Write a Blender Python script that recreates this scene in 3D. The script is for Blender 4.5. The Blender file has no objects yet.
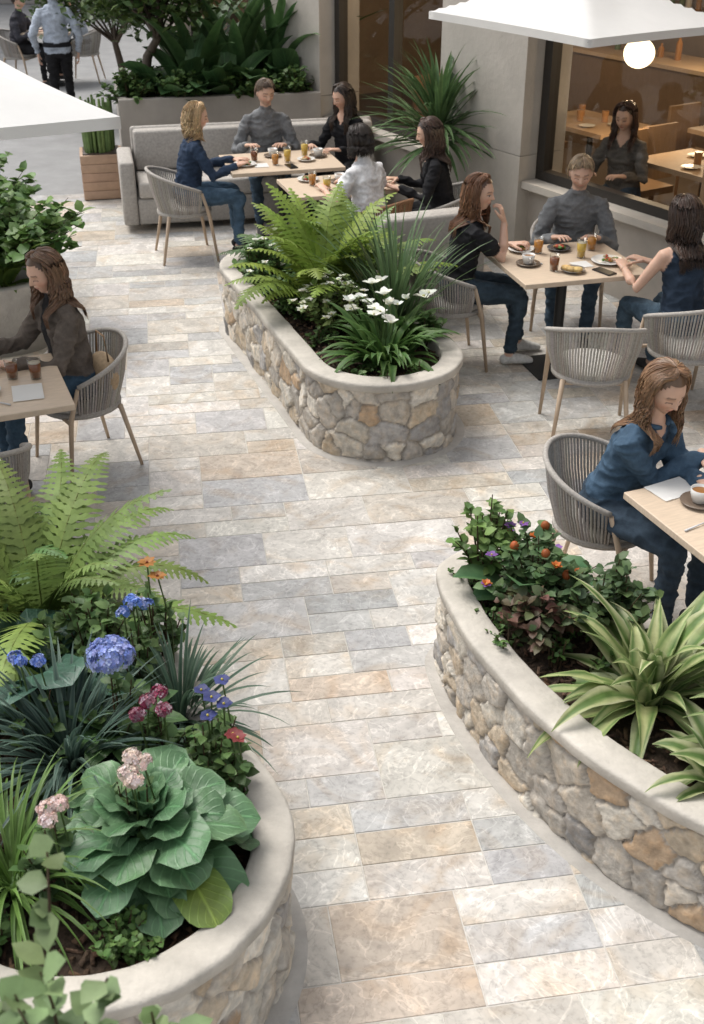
import bpy, math, random
import numpy as np
from mathutils import Vector, Matrix, noise
from math import sin, cos, pi, radians, sqrt, atan2
R = random.Random(7)
V = Vector
scene = bpy.context.scene
COL = bpy.data.collections.new("patio"); scene.collection.children.link(COL)

# ------------------------------------------------------------------ materials
def nm(name):
    m = bpy.data.materials.new(name); m.use_nodes = True
    nt = m.node_tree; nt.nodes.clear()
    return m, nt, nt.nodes, nt.links
def attr_mat(name, rough=.6, scale=8., amt=.25, bump=.1, bscale=None, transl=0., spec=.4, veins=False,
             metallic=0., grain=None, detail=5, offs=False, sss=0., marble=False):
    m, nt, N, L = nm(name)
    out = N.new('ShaderNodeOutputMaterial'); b = N.new('ShaderNodeBsdfPrincipled')
    at = N.new('ShaderNodeAttribute'); at.attribute_name = 'Col'
    tc = N.new('ShaderNodeTexCoord'); vec = tc.outputs['Object']
    if offs:
        lo = N.new('ShaderNodeAttribute'); lo.attribute_name = 'luv'
        ad = N.new('ShaderNodeVectorMath'); ad.operation = 'ADD'
        L.new(vec, ad.inputs[0]); L.new(lo.outputs['Vector'], ad.inputs[1]); vec = ad.outputs[0]
    if grain:
        mp = N.new('ShaderNodeMapping'); mp.inputs['Scale'].default_value = grain
        L.new(vec, mp.inputs['Vector']); vec = mp.outputs[0]
    no = N.new('ShaderNodeTexNoise'); no.inputs['Scale'].default_value = scale
    no.inputs['Detail'].default_value = detail; no.inputs['Roughness'].default_value = .62
    if marble: no.inputs['Distortion'].default_value = 1.1
    L.new(vec, no.inputs['Vector'])
    mr = N.new('ShaderNodeMapRange'); mr.inputs[1].default_value = .25; mr.inputs[2].default_value = .75
    mr.inputs[3].default_value = 1 - amt; mr.inputs[4].default_value = 1 + amt
    L.new(no.outputs[0], mr.inputs[0])
    mul = N.new('ShaderNodeVectorMath'); mul.operation = 'SCALE'
    L.new(at.outputs['Color'], mul.inputs[0]); L.new(mr.outputs[0], mul.inputs['Scale'])
    colout = mul.outputs[0]
    if marble:
        n3 = N.new('ShaderNodeTexNoise'); n3.inputs['Scale'].default_value = 3.0; n3.inputs['Detail'].default_value = 7; n3.inputs['Distortion'].default_value = 1.8
        L.new(vec, n3.inputs['Vector']); r3 = N.new('ShaderNodeMapRange'); r3.inputs[1].default_value = .5; r3.inputs[2].default_value = .70; r3.inputs[3].default_value = 0; r3.inputs[4].default_value = .8
        L.new(n3.outputs[0], r3.inputs[0]); mxx = N.new('ShaderNodeMix'); mxx.data_type = 'RGBA'; mxx.blend_type = 'MULTIPLY'
        L.new(r3.outputs[0], mxx.inputs['Factor']); L.new(colout, mxx.inputs['A']); mxx.inputs['B'].default_value = (.90, .79, .67, 1); colout = mxx.outputs['Result']
        for sc_, wd_, gain_ in ((3.6, .022, 1.28), (6.5, .014, .80)):
            n4 = N.new('ShaderNodeTexNoise'); n4.inputs['Scale'].default_value = sc_; n4.inputs['Detail'].default_value = 4; n4.inputs['Distortion'].default_value = 2.4
            L.new(vec, n4.inputs['Vector']); s4 = N.new('ShaderNodeMath'); s4.operation = 'SUBTRACT'; s4.inputs[1].default_value = .5; L.new(n4.outputs[0], s4.inputs[0])
            a4 = N.new('ShaderNodeMath'); a4.operation = 'ABSOLUTE'; L.new(s4.outputs[0], a4.inputs[0])
            r4 = N.new('ShaderNodeMapRange'); r4.inputs[1].default_value = 0; r4.inputs[2].default_value = wd_; r4.inputs[3].default_value = gain_; r4.inputs[4].default_value = 1.; L.new(a4.outputs[0], r4.inputs[0])
            m4 = N.new('ShaderNodeVectorMath'); m4.operation = 'SCALE'; L.new(colout, m4.inputs[0]); L.new(r4.outputs[0], m4.inputs['Scale']); colout = m4.outputs[0]
        n5 = N.new('ShaderNodeTexNoise'); n5.inputs['Scale'].default_value = 48; n5.inputs['Detail'].default_value = 3; L.new(vec, n5.inputs['Vector'])
        r5 = N.new('ShaderNodeMapRange'); r5.inputs[1].default_value = .3; r5.inputs[2].default_value = .5; r5.inputs[3].default_value = .80; r5.inputs[4].default_value = 1.02; L.new(n5.outputs[0], r5.inputs[0])
        m5 = N.new('ShaderNodeVectorMath'); m5.operation = 'SCALE'; L.new(colout, m5.inputs[0]); L.new(r5.outputs[0], m5.inputs['Scale']); colout = m5.outputs[0]
    bm = N.new('ShaderNodeBump'); bm.inputs['Strength'].default_value = bump; bm.inputs['Distance'].default_value = .01
    n2 = N.new('ShaderNodeTexNoise'); n2.inputs['Scale'].default_value = bscale or scale * 3
    n2.inputs['Detail'].default_value = 4; L.new(vec, n2.inputs['Vector'])
    h = n2.outputs[0]
    if veins:
        lu = N.new('ShaderNodeAttribute'); lu.attribute_name = 'luv'
        sp = N.new('ShaderNodeSeparateXYZ'); L.new(lu.outputs['Vector'], sp.inputs[0])
        ab = N.new('ShaderNodeMath'); ab.operation = 'ABSOLUTE'; L.new(sp.outputs[0], ab.inputs[0])
        a = N.new('ShaderNodeMath'); a.operation = 'MULTIPLY_ADD'; a.inputs[1].default_value = 16.; L.new(sp.outputs[1], a.inputs[0])
        c = N.new('ShaderNodeMath'); c.operation = 'MULTIPLY'; c.inputs[1].default_value = -5.5; L.new(ab.outputs[0], c.inputs[0])
        L.new(c.outputs[0], a.inputs[2])
        f = N.new('ShaderNodeMath'); f.operation = 'PINGPONG'; f.inputs[1].default_value = 1.; L.new(a.outputs[0], f.inputs[0])
        r = N.new('ShaderNodeMapRange'); r.inputs[1].default_value = 0; r.inputs[2].default_value = .25
        r.inputs[3].default_value = 1.4; r.inputs[4].default_value = 1.; L.new(f.outputs[0], r.inputs[0])
        r2 = N.new('ShaderNodeMapRange'); r2.inputs[1].default_value = 0; r2.inputs[2].default_value = .09
        r2.inputs[3].default_value = 1.9; r2.inputs[4].default_value = 1.; L.new(ab.outputs[0], r2.inputs[0])
        mx = N.new('ShaderNodeMath'); mx.operation = 'MAXIMUM'; L.new(r.outputs[0], mx.inputs[0]); L.new(r2.outputs[0], mx.inputs[1])
        m2 = N.new('ShaderNodeVectorMath'); m2.operation = 'SCALE'; L.new(colout, m2.inputs[0]); L.new(mx.outputs[0], m2.inputs['Scale'])
        colout = m2.outputs[0]
        sb = N.new('ShaderNodeMath'); sb.operation = 'SUBTRACT'; L.new(h, sb.inputs[0]); L.new(mx.outputs[0], sb.inputs[1]); h = sb.outputs[0]
    L.new(h, bm.inputs['Height'])
    L.new(colout, b.inputs['Base Color']); L.new(bm.outputs[0], b.inputs['Normal'])
    b.inputs['Roughness'].default_value = rough; b.inputs['Metallic'].default_value = metallic
    b.inputs['Specular IOR Level'].default_value = spec
    if sss:
        b.inputs['Subsurface Weight'].default_value = sss; b.inputs['Subsurface Scale'].default_value = .01
        b.inputs['Subsurface Radius'].default_value = (1, .4, .2)
    if transl:
        tr = N.new('ShaderNodeBsdfTranslucent'); L.new(colout, tr.inputs[0])
        mx = N.new('ShaderNodeMixShader'); mx.inputs[0].default_value = transl
        L.new(b.outputs[0], mx.inputs[1]); L.new(tr.outputs[0], mx.inputs[2]); L.new(mx.outputs[0], out.inputs[0])
    else: L.new(b.outputs[0], out.inputs[0])
    return m
def glass_mat(name, tint=(1, 1, 1), lo=.04, hi=.6):
    m, nt, N, L = nm(name)
    out = N.new('ShaderNodeOutputMaterial'); t = N.new('ShaderNodeBsdfTransparent'); t.inputs[0].default_value = (*tint, 1)
    g = N.new('ShaderNodeBsdfGlossy'); g.inputs['Roughness'].default_value = .02
    f = N.new('ShaderNodeLayerWeight'); f.inputs[0].default_value = .5
    p = N.new('ShaderNodeMath'); p.operation = 'POWER'; p.inputs[1].default_value = 3.5; L.new(f.outputs['Facing'], p.inputs[0])
    r = N.new('ShaderNodeMapRange'); r.inputs[3].default_value = lo; r.inputs[4].default_value = hi; L.new(p.outputs[0], r.inputs[0])
    mx = N.new('ShaderNodeMixShader'); L.new(r.outputs[0], mx.inputs[0]); L.new(t.outputs[0], mx.inputs[1]); L.new(g.outputs[0], mx.inputs[2])
    L.new(mx.outputs[0], out.inputs[0]); return m
def emit_mat(name, col, s):
    m, nt, N, L = nm(name)
    out = N.new('ShaderNodeOutputMaterial'); e = N.new('ShaderNodeEmission'); e.inputs[0].default_value = (*col, 1); e.inputs[1].default_value = s
    L.new(e.outputs[0], out.inputs[0]); return m

M_LEAF = attr_mat('leaf', .5, 14, .28, .15, transl=.25, spec=.35)
M_VEIN = attr_mat('veined_leaf', .42, 10, .22, .3, transl=.15, veins=True, spec=.45)
M_STONE = attr_mat('field_stone', .8, 22, .34, .6, bscale=60, spec=.25)
M_CAP = attr_mat('limestone_cap', .72, 9, .20, .35, bscale=60, spec=.3)
M_TILE = attr_mat('paving_stone', .47, 5.5, .30, .10, bscale=30, offs=True, detail=9, spec=.45, marble=True)
M_GROUT = attr_mat('grout', .9, 30, .15, .2)
M_ASPH = attr_mat('asphalt', .9, 3, .15, .3, bscale=200)
M_SOIL = attr_mat('mulch', .9, 35, .6, 1., bscale=70)
M_WOODL = attr_mat('light_wood', .45, 6, .14, .05, grain=(2, 14, 2))
M_WOOD = attr_mat('ash_wood', .5, 12, .15, .05)
M_ROPE = attr_mat('rope', .85, 90, .25, .4)
M_CLOTH = attr_mat('cloth', .85, 45, .22, .35, bscale=240, spec=.15)
M_SKIN = attr_mat('skin', .5, 20, .08, .05, sss=.12, spec=.35)
M_HAIR = attr_mat('hair', .36, 30, .25, .1, spec=.55)
M_PAINT = attr_mat('painted_metal', .45, 20, .08, .03)
M_CERAM = attr_mat('ceramic', .2, 10, .04, .0, spec=.5)
M_WALL = attr_mat('limestone_wall', .75, 2.2, .16, .3, bscale=25, detail=8)
M_CANVAS = attr_mat('canvas', .85, 4, .04, .1, bscale=120, transl=.2)
M_LIQ = attr_mat('drink', .08, 10, .1, 0., spec=.5, transl=.3)
M_FOOD = attr_mat('food', .6, 80, .4, .5)
M_GLASS = glass_mat('clear_glass', (.95, .96, .95))
M_WIN = glass_mat('window_glass', (.88, .88, .86), .04, .38)
M_LAMP = emit_mat('lamp_glow', (1, .78, .48), 4)

# ------------------------------------------------------------------ mesh builder
class MB:
    def __init__(s): s.v = []; s.f = []; s.c = []; s.u = []; s.m = []
    def add(s, vs, fs, col, mat=0, uv=None):
        o = len(s.v); s.v.extend([tuple(p) for p in vs])
        if len(vs) and isinstance(col[0], (int, float)): s.c.extend([tuple(col[:3])] * len(vs))
        else: s.c.extend([tuple(k[:3]) for k in col])
        s.u.extend(uv if uv else [(0, 0, 0)] * len(vs))
        s.f.extend([tuple(i + o for i in f) for f in fs]); s.m.extend([mat] * len(fs))
    def obj(s, name, mats, smooth=True, loc=None, rot=0, scale=1, bevel=0, parent=None):
        me = bpy.data.meshes.new(name); me.from_pydata(s.v, [], s.f)
        for m in mats: me.materials.append(m)
        me.polygons.foreach_set('material_index', s.m)
        me.polygons.foreach_set('use_smooth', [smooth] * len(s.f))
        a = me.attributes.new('Col', 'FLOAT_COLOR', 'POINT')
        c = np.ones((len(s.v), 4), np.float32); c[:, :3] = np.array(s.c, np.float32).reshape(-1, 3); a.data.foreach_set('color', c.ravel())
        a = me.attributes.new('luv', 'FLOAT_VECTOR', 'POINT'); a.data.foreach_set('vector', np.array(s.u, np.float32).ravel())
        me.update()
        ob = bpy.data.objects.new(name, me); COL.objects.link(ob)
        if loc: ob.location = loc
        ob.rotation_euler = (0, 0, rot); ob.scale = (scale,) * 3
        if bevel:
            b = ob.modifiers.new('b', 'BEVEL'); b.width = bevel; b.segments = 2; b.limit_method = 'ANGLE'
        if parent: ob.parent = parent
        return ob

def jit(c, a, r=None):
    r = r or R; k = 1 + r.uniform(-a, a); return (c[0] * k * (1 + r.uniform(-a, a) * .3), c[1] * k, c[2] * k * (1 + r.uniform(-a, a) * .3))
def mixc(a, b, t): return tuple(a[i] * (1 - t) + b[i] * t for i in range(3))

def tube(mb, pts, rad, n=6, col=(.5, .5, .5), mat=0, cap=True):
    pts = [V(p) for p in pts]; vs = []; fs = []
    if isinstance(rad, (int, float)): rad = [rad] * len(pts)
    for i, p in enumerate(pts):
        t = (pts[min(i + 1, len(pts) - 1)] - pts[max(i - 1, 0)])
        t = t.normalized() if t.length > 1e-9 else V((0, 0, 1))
        ref = V((0, 0, 1)) if abs(t.z) < .9 else V((0, 1, 0))
        s = t.cross(ref).normalized(); u = s.cross(t)
        for k in range(n):
            a = 2 * pi * k / n; vs.append(p + (s * cos(a) + u * sin(a)) * rad[i])
    for i in range(len(pts) - 1):
        for k in range(n):
            a = i * n + k; b = i * n + (k + 1) % n; fs.append((a, b, b + n, a + n))
    if cap: fs.append(tuple(range(n))[::-1]); fs.append(tuple(range(len(vs) - n, len(vs))))
    mb.add(vs, fs, col, mat)
def box(mb, x0, x1, y0, y1, z0, z1, col, mat=0, fn=None):
    vs = [(x, y, z) for z in (z0, z1) for y in (y0, y1) for x in (x0, x1)]
    if fn: vs = [fn(*p) for p in vs]
    mb.add(vs, [(0, 2, 3, 1), (4, 5, 7, 6), (0, 1, 5, 4), (2, 6, 7, 3), (0, 4, 6, 2), (1, 3, 7, 5)], col, mat)
def lathe(mb, prof, c, n=24, col=(.5, .5, .5), mat=0):
    vs = []; fs = []
    for r, z in prof:
        for k in range(n): a = 2 * pi * k / n; vs.append((c[0] + r * cos(a), c[1] + r * sin(a), c[2] + z))
    for i in range(len(prof) - 1):
        for k in range(n):
            a = i * n + k; b = i * n + (k + 1) % n; fs.append((a, b, b + n, a + n))
    mb.add(vs, fs, col, mat)
def ellipsoid(mb, c, r, col, mat=0, nu=12, nv=8, M=None):
    vs = []; fs = []
    for j in range(nv + 1):
        th = pi * j / nv
        for i in range(nu):
            p = V((r[0] * sin(th) * cos(2 * pi * i / nu), r[1] * sin(th) * sin(2 * pi * i / nu), r[2] * cos(th)))
            if M: p = M @ p
            vs.append(p + V(c))
    for j in range(nv):
        for i in range(nu):
            a = j * nu + i; b = j * nu + (i + 1) % nu; fs.append((a, a + nu, b + nu, b))
    mb.add(vs, fs, col, mat)

# ------------------------------------------------------------------ plants
def leaf(mb, p0, az, el, L, W, droop, prof, c1, c2=None, nseg=7, nc=1, fold=.25, wavy=0., mat=0, cols=None, roll=0.):
    c2 = c2 or c1; dh = V((cos(az), sin(az), 0)); sd = V((-sin(az), cos(az), 0)); p = V(p0); e = el
    vs = []; cs = []; us = []; ph = R.random() * 6; k = jit((1, 1, 1), .14); st = L / nseg; rnd = R.random() * 9
    for i in range(nseg + 1):
        t = i / nseg; tg = dh * cos(e) + V((0, 0, sin(e))); n = -dh * sin(e) + V((0, 0, cos(e))); w = W * prof(t)
        s2 = sd * cos(roll) + n * sin(roll); n2 = n * cos(roll) - sd * sin(roll)
        for j in range(-nc, nc + 1):
            q = j / nc
            vs.append(p + s2 * w * q + n2 * (fold * w * abs(q) + wavy * w * abs(q) * sin(t * 17 + ph + q * 2)))
            c = cols[abs(j)] if cols else mixc(c1, c2, abs(q))
            if cols: c = mixc(c, cols[(abs(j) + 1) % len(cols)], max(0, sin(t * 9 + ph * 3 + j * 2.1)) * .5)
            cs.append((c[0] * k[0], c[1] * k[1], c[2] * k[2])); us.append((q, t, rnd))
        p = p + tg * st; e -= droop / nseg * (.5 + t)
    m = 2 * nc + 1; fs = []
    for i in range(nseg):
        for j in range(m - 1): a = i * m + j; fs.append((a, a + 1, a + m + 1, a + m))
    mb.add(vs, fs, cs, mat, us)
    return p
P_OV = lambda t: max(.03, sin(pi * min(1, t) ** .8)) ** .8 if t < 1 else .02
P_STRAP = lambda t: max(.03, min(1, .55 + t * 1.5) * (1 - t ** 3))
P_LANCE = lambda t: max(.02, (sin(pi * t ** .65)) ** .9)
def P_ROUND(t):
    if t < .22: return .06
    q = (t - .22) / .78; return max(.03, sqrt(max(0, 1 - (2 * q - 1) ** 2)) ** .85)
def fern(mb, base, n, L, c, el=(.75, 1.35), droop=1.7, plen=.22, npair=26, tooth=True, azr=(0, 2 * pi), wid=.016):
    for k in range(n):
        az = azr[0] + (azr[1] - azr[0]) * (k + R.uniform(-.3, .3)) / n; Lf = L * R.uniform(.7, 1.1); e = R.uniform(*el)
        dh = V((cos(az), sin(az), 0)); sd = V((-sin(az), cos(az), 0)); p = V(base) + dh * .03; pts = []; cc = jit(c, .28); dr = droop * R.uniform(.8, 1.2)
        ns = npair; bend = R.uniform(-.6, .6)
        for i in range(ns + 1):
            t = i / ns; d2 = dh * cos(bend * t) + sd * sin(bend * t); tg = d2 * cos(e) + V((0, 0, sin(e))); nn = -d2 * sin(e) + V((0, 0, cos(e)))
            pts.append((p.copy(), tg, nn, d2.cross(V((0, 0, -1))))); p = p + tg * Lf / ns; e -= dr / ns * (.5 + t)
        tube(mb, [q[0] for q in pts[::3]], .003, 3, mixc(cc, (.15, .12, .03), .4), 0, False)
        for i in range(3, ns):
            t = i / ns; pl = Lf * plen * max(.05, sin(pi * min(1, (t * .9 + .1)) ** .75)) ** .9; p, tg, nn, sdd = pts[i]
            for s in (-1, 1):
                d = (sdd * s * .92 + tg * .42 - nn * R.uniform(.02, .25)).normalized(); wv = tg
                vs = []; fs = []; m = 6 if tooth else 3; q = p.copy()
                for a in range(m + 1):
                    u = a / m; w = wid * (Lf / .55) * (1 - u) ** .7 * (1 if (a % 2 == 1 or not tooth) else .5) + .0006
                    vs += [q + wv * w, q - wv * w]; q = q + d * pl / m; d = (d + V((0, 0, -.05))).normalized()
                for a in range(m): b = 2 * a; fs.append((b, b + 1, b + 3, b + 2))
                mb.add(vs, fs, jit(cc, .1))
def clump(mb, base, n, L, W, c1, c2=None, el=(.5, 1.45), droop=1.3, prof=P_STRAP, nseg=8, nc=1, mat=0, fold=.3, spread=.05, azr=(0, 2 * pi), cols=None, wavy=0):
    for k in range(n):
        az = R.uniform(*azr); r = R.uniform(0, spread)
        leaf(mb, (base[0] + cos(az) * r, base[1] + sin(az) * r, base[2]), az + R.uniform(-.3, .3), R.uniform(*el), L * R.uniform(.6, 1.1), W * R.uniform(.75, 1.15),
             droop * R.uniform(.6, 1.3), prof, jit(c1, .2), c2, nseg, nc, fold, wavy, mat, cols, R.uniform(-.3, .3))
def shrub(mb, base, rx, h, nst, nl, ls, c, c2=None, prof=P_OV, wr=.38, stemc=(.09, .06, .035), seg=3):
    ends = []
    for k in range(nst):
        az = R.uniform(0, 2 * pi); e = R.uniform(.35, 1.5); tgt = V(base) + V((cos(az) * rx * cos(e), sin(az) * rx * cos(e), h * (.35 + .65 * sin(e)) * R.uniform(.7, 1.1)))
        b = V(base) + V((cos(az), sin(az), 0)) * R.uniform(0, .03); mid = b.lerp(tgt, .5) + V((R.uniform(-.1, .1) * rx, R.uniform(-.1, .1) * rx, h * .12))
        pts = [b.lerp(mid, t / 4).lerp(mid.lerp(tgt, t / 4), t / 4) for t in range(5)]
        tube(mb, pts, [.006, .005, .004, .003, .002], 4, stemc, 0, False); ends.append(tgt)
        for i in range(nl):
            t = R.uniform(.25, 1.); q = b.lerp(mid, t).lerp(mid.lerp(tgt, t), t)
            cc = mixc(c, c2, R.random()) if c2 else c
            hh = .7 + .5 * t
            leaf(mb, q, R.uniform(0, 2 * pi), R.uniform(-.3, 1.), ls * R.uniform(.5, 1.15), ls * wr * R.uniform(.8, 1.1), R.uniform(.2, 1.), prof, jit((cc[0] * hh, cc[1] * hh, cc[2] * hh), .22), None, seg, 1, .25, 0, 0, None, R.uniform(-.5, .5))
    return ends
def petals(mb, c, n, r, w, col, el=.5, cc=(.6, .5, .1)):
    for k in range(n):
        leaf(mb, c, 2 * pi * k / n + R.random() * .3, el * R.uniform(.5, 1.4), r * R.uniform(.85, 1.1), w, .6, P_OV, jit(col, .1), None, 3, 1, .1)
    ellipsoid(mb, (c[0], c[1], c[2] + .004), (r * .15,) * 3, cc, 0, 6, 4)
def flowerhead(mb, c, r, n, ps, col):
    for k in range(n):
        z = R.uniform(-.25, 1); a = R.uniform(0, 2 * pi); s = sqrt(max(0, 1 - z * z)); d = V((cos(a) * s, sin(a) * s, z)); lump = 1 + .2 * noise.noise(d * 2.5 + V(c) * 9)
        rr = r * lump * R.uniform(.82, 1.05); p = V(c) + V((d.x * rr, d.y * rr, d.z * rr * .72)); dn = (d + V((R.uniform(-.5, .5), R.uniform(-.5, .5), R.uniform(-.2, .4)))).normalized()
        t1 = dn.orthogonal().normalized(); t2 = dn.cross(t1); a0 = R.random() * 3; cc = jit(mixc(col, (.75, .75, .8), R.choice([0, 0, .15, .35])), .28)
        for j in range(4):
            a = a0 + j * pi / 2; u = t1 * cos(a) + t2 * sin(a); w = t1 * -sin(a) + t2 * cos(a)
            mb.add([p, p + u * ps * .6 + w * ps * .45 + dn * ps * .25, p + u * ps + dn * ps * .15, p + u * ps * .6 - w * ps * .45 + dn * ps * .25], [(0, 1, 2, 3)], cc)
def stem(mb, a, b, r=.003, c=(.08, .13, .04)):
    a = V(a); b = V(b); m = a.lerp(b, .5) + V((R.uniform(-.02, .02), R.uniform(-.02, .02), 0)); tube(mb, [a, m, b], r, 4, c, 0, False)

# ------------------------------------------------------------------ ground & paving (random ashlar)
mb = MB(); mb.add([(-120, -40, -.012), (120, -40, -.012), (120, 200, -.012), (-120, 200, -.012)], [(0, 1, 2, 3)], (.26, .26, .26)); mb.obj('ground', [M_ASPH], False)
mb = MB(); ang = radians(9); ca, sa = cos(ang), sin(ang)
pal = [(.475, .445, .40), (.50, .475, .435), (.51, .49, .455), (.36, .36, .355), (.41, .405, .395), (.48, .43, .365), (.44, .405, .36), (.54, .52, .485), (.43, .42, .405), (.47, .445, .41), (.53, .505, .46), (.45, .385, .315), (.50, .48, .45), (.385, .38, .375)]
def pave_ok(x, y): return -7.2 < x < 6.5 and -.5 < y and (y < 12.6 + x * .25 or x > -2.3 and y < 13)
UX, UY = .145, .155; NX, NY = int(26 / UX), int(23 / UY); occ = np.zeros((NX, NY), bool); RP = random.Random(21)
for j in range(NY):
    i = 0
    while i < NX:
        if occ[i, j]: i += 1; continue
        w, h = RP.choice([(3, 1), (2, 1), (3, 2), (4, 1), (2, 1), (3, 1), (4, 2), (3, 1), (2, 2)])
        m = 0
        while m < w and i + m < NX and not occ[i + m, j]: m += 1
        w = m
        if m < NX - i:   # avoid one-unit slivers
            r_ = 0
            while i + w + r_ < NX and r_ < 2 and not occ[i + w + r_, j]: r_ += 1
            if r_ == 1: w += 1
        if w == 1: h = 1
        if j + h > NY or (h == 2 and occ[i:i + w, j + 1].any()): h = 1
        occ[i:i + w, j:j + h] = True
        x0, x1, y0, y1 = -13 + i * UX, -13 + (i + w) * UX, -6 + j * UY, -6 + (j + h) * UY
        cx, cy = (x0 + x1) / 2, (y0 + y1) / 2; wx, wy = cx * ca - cy * sa, cx * sa + cy * ca
        if pave_ok(wx, wy):
            c = jit(RP.choice(pal), .06, RP); o = (RP.uniform(0, 50), RP.uniform(0, 50), RP.uniform(0, 50)); dz = RP.uniform(0, .0008); g = .0018; e = .002
            a, b, cc2, d = x0 + g, x1 - g, y0 + g, y1 - g
            loc = [(a, cc2, -.003), (b, cc2, -.003), (b, d, -.003), (a, d, -.003), (a + e, cc2 + e, dz), (b - e, cc2 + e, dz), (b - e, d - e, dz), (a + e, d - e, dz)]
            mb.add([(p[0] * ca - p[1] * sa, p[0] * sa + p[1] * ca, p[2]) for p in loc], [(4, 5, 6, 7), (0, 1, 5, 4), (1, 2, 6, 5), (2, 3, 7, 6), (3, 0, 4, 7)], c, 0, [o] * 8)
        i += w
mb.add([(-7.3, -.6, -.0025), (6.6, -.6, -.0025), (6.6, 13, -.0025), (-2.3, 13, -.0025), (-2.5, 12.05, -.0025), (-7.3, 10.8, -.0025)], [(0, 1, 2, 3, 4, 5)], (.52, .495, .455), 1)
mb.obj('stone_paving', [M_TILE, M_GROUT], False)

# ------------------------------------------------------------------ planters
def catmull(P, n=10):
    out = []; m = len(P)
    for i in range(m):
        p0, p1, p2, p3 = [np.array(P[(i + k - 1) % m], float) for k in range(4)]
        for j in range(n):
            t = j / n; out.append(.5 * ((2 * p1) + (-p0 + p2) * t + (2 * p0 - 5 * p1 + 4 * p2 - p3) * t * t + (-p0 + 3 * p1 - 3 * p2 + p3) * t ** 3))
    return np.array(out)
def stadium(a, b, r, n=40):
    a = np.array(a); b = np.array(b); d = (b - a) / np.linalg.norm(b - a); th = atan2(d[1], d[0]); out = []
    for k in range(n + 1): t = th - pi / 2 + pi * k / n; out.append(b + r * np.array([cos(t), sin(t)]))
    L = np.linalg.norm(b - a); m = int(L / .05)
    for k in range(1, m): out.append(b + (a - b) * k / m + r * np.array([cos(th + pi / 2), sin(th + pi / 2)]))
    for k in range(n + 1): t = th + pi / 2 + pi * k / n; out.append(a + r * np.array([cos(t), sin(t)]))
    for k in range(1, m): out.append(a + (b - a) * k / m + r * np.array([cos(th - pi / 2), sin(th - pi / 2)]))
    return np.array(out)
def resample(P, ds):
    Q = np.vstack([P, P[:1]]); d = np.linalg.norm(np.diff(Q, axis=0), axis=1); s = np.concatenate([[0], np.cumsum(d)]); L = s[-1]; n = int(L / ds)
    t = np.arange(n) * L / n; X = np.stack([np.interp(t, s, Q[:, 0]), np.interp(t, s, Q[:, 1])], 1)
    T = np.roll(X, -2, 0) - np.roll(X, 2, 0); T /= np.linalg.norm(T, axis=1)[:, None]; N = np.stack([T[:, 1], -T[:, 0]], 1)
    return X, N, L
SP = np.array([(.55, .50, .43), (.58, .54, .47), (.44, .41, .37), (.49, .415, .32), (.47, .35, .24), (.35, .34, .33), (.62, .585, .52), (.49, .455, .405), (.41, .395, .38), (.54, .46, .36)])
def inside(P, x, y):
    c = False; j = len(P) - 1
    for i in range(len(P)):
        if (P[i][1] > y) != (P[j][1] > y) and x < (P[j][0] - P[i][0]) * (y - P[i][1]) / (P[j][1] - P[i][1]) + P[i][0]: c = not c
        j = i
    return c
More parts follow.
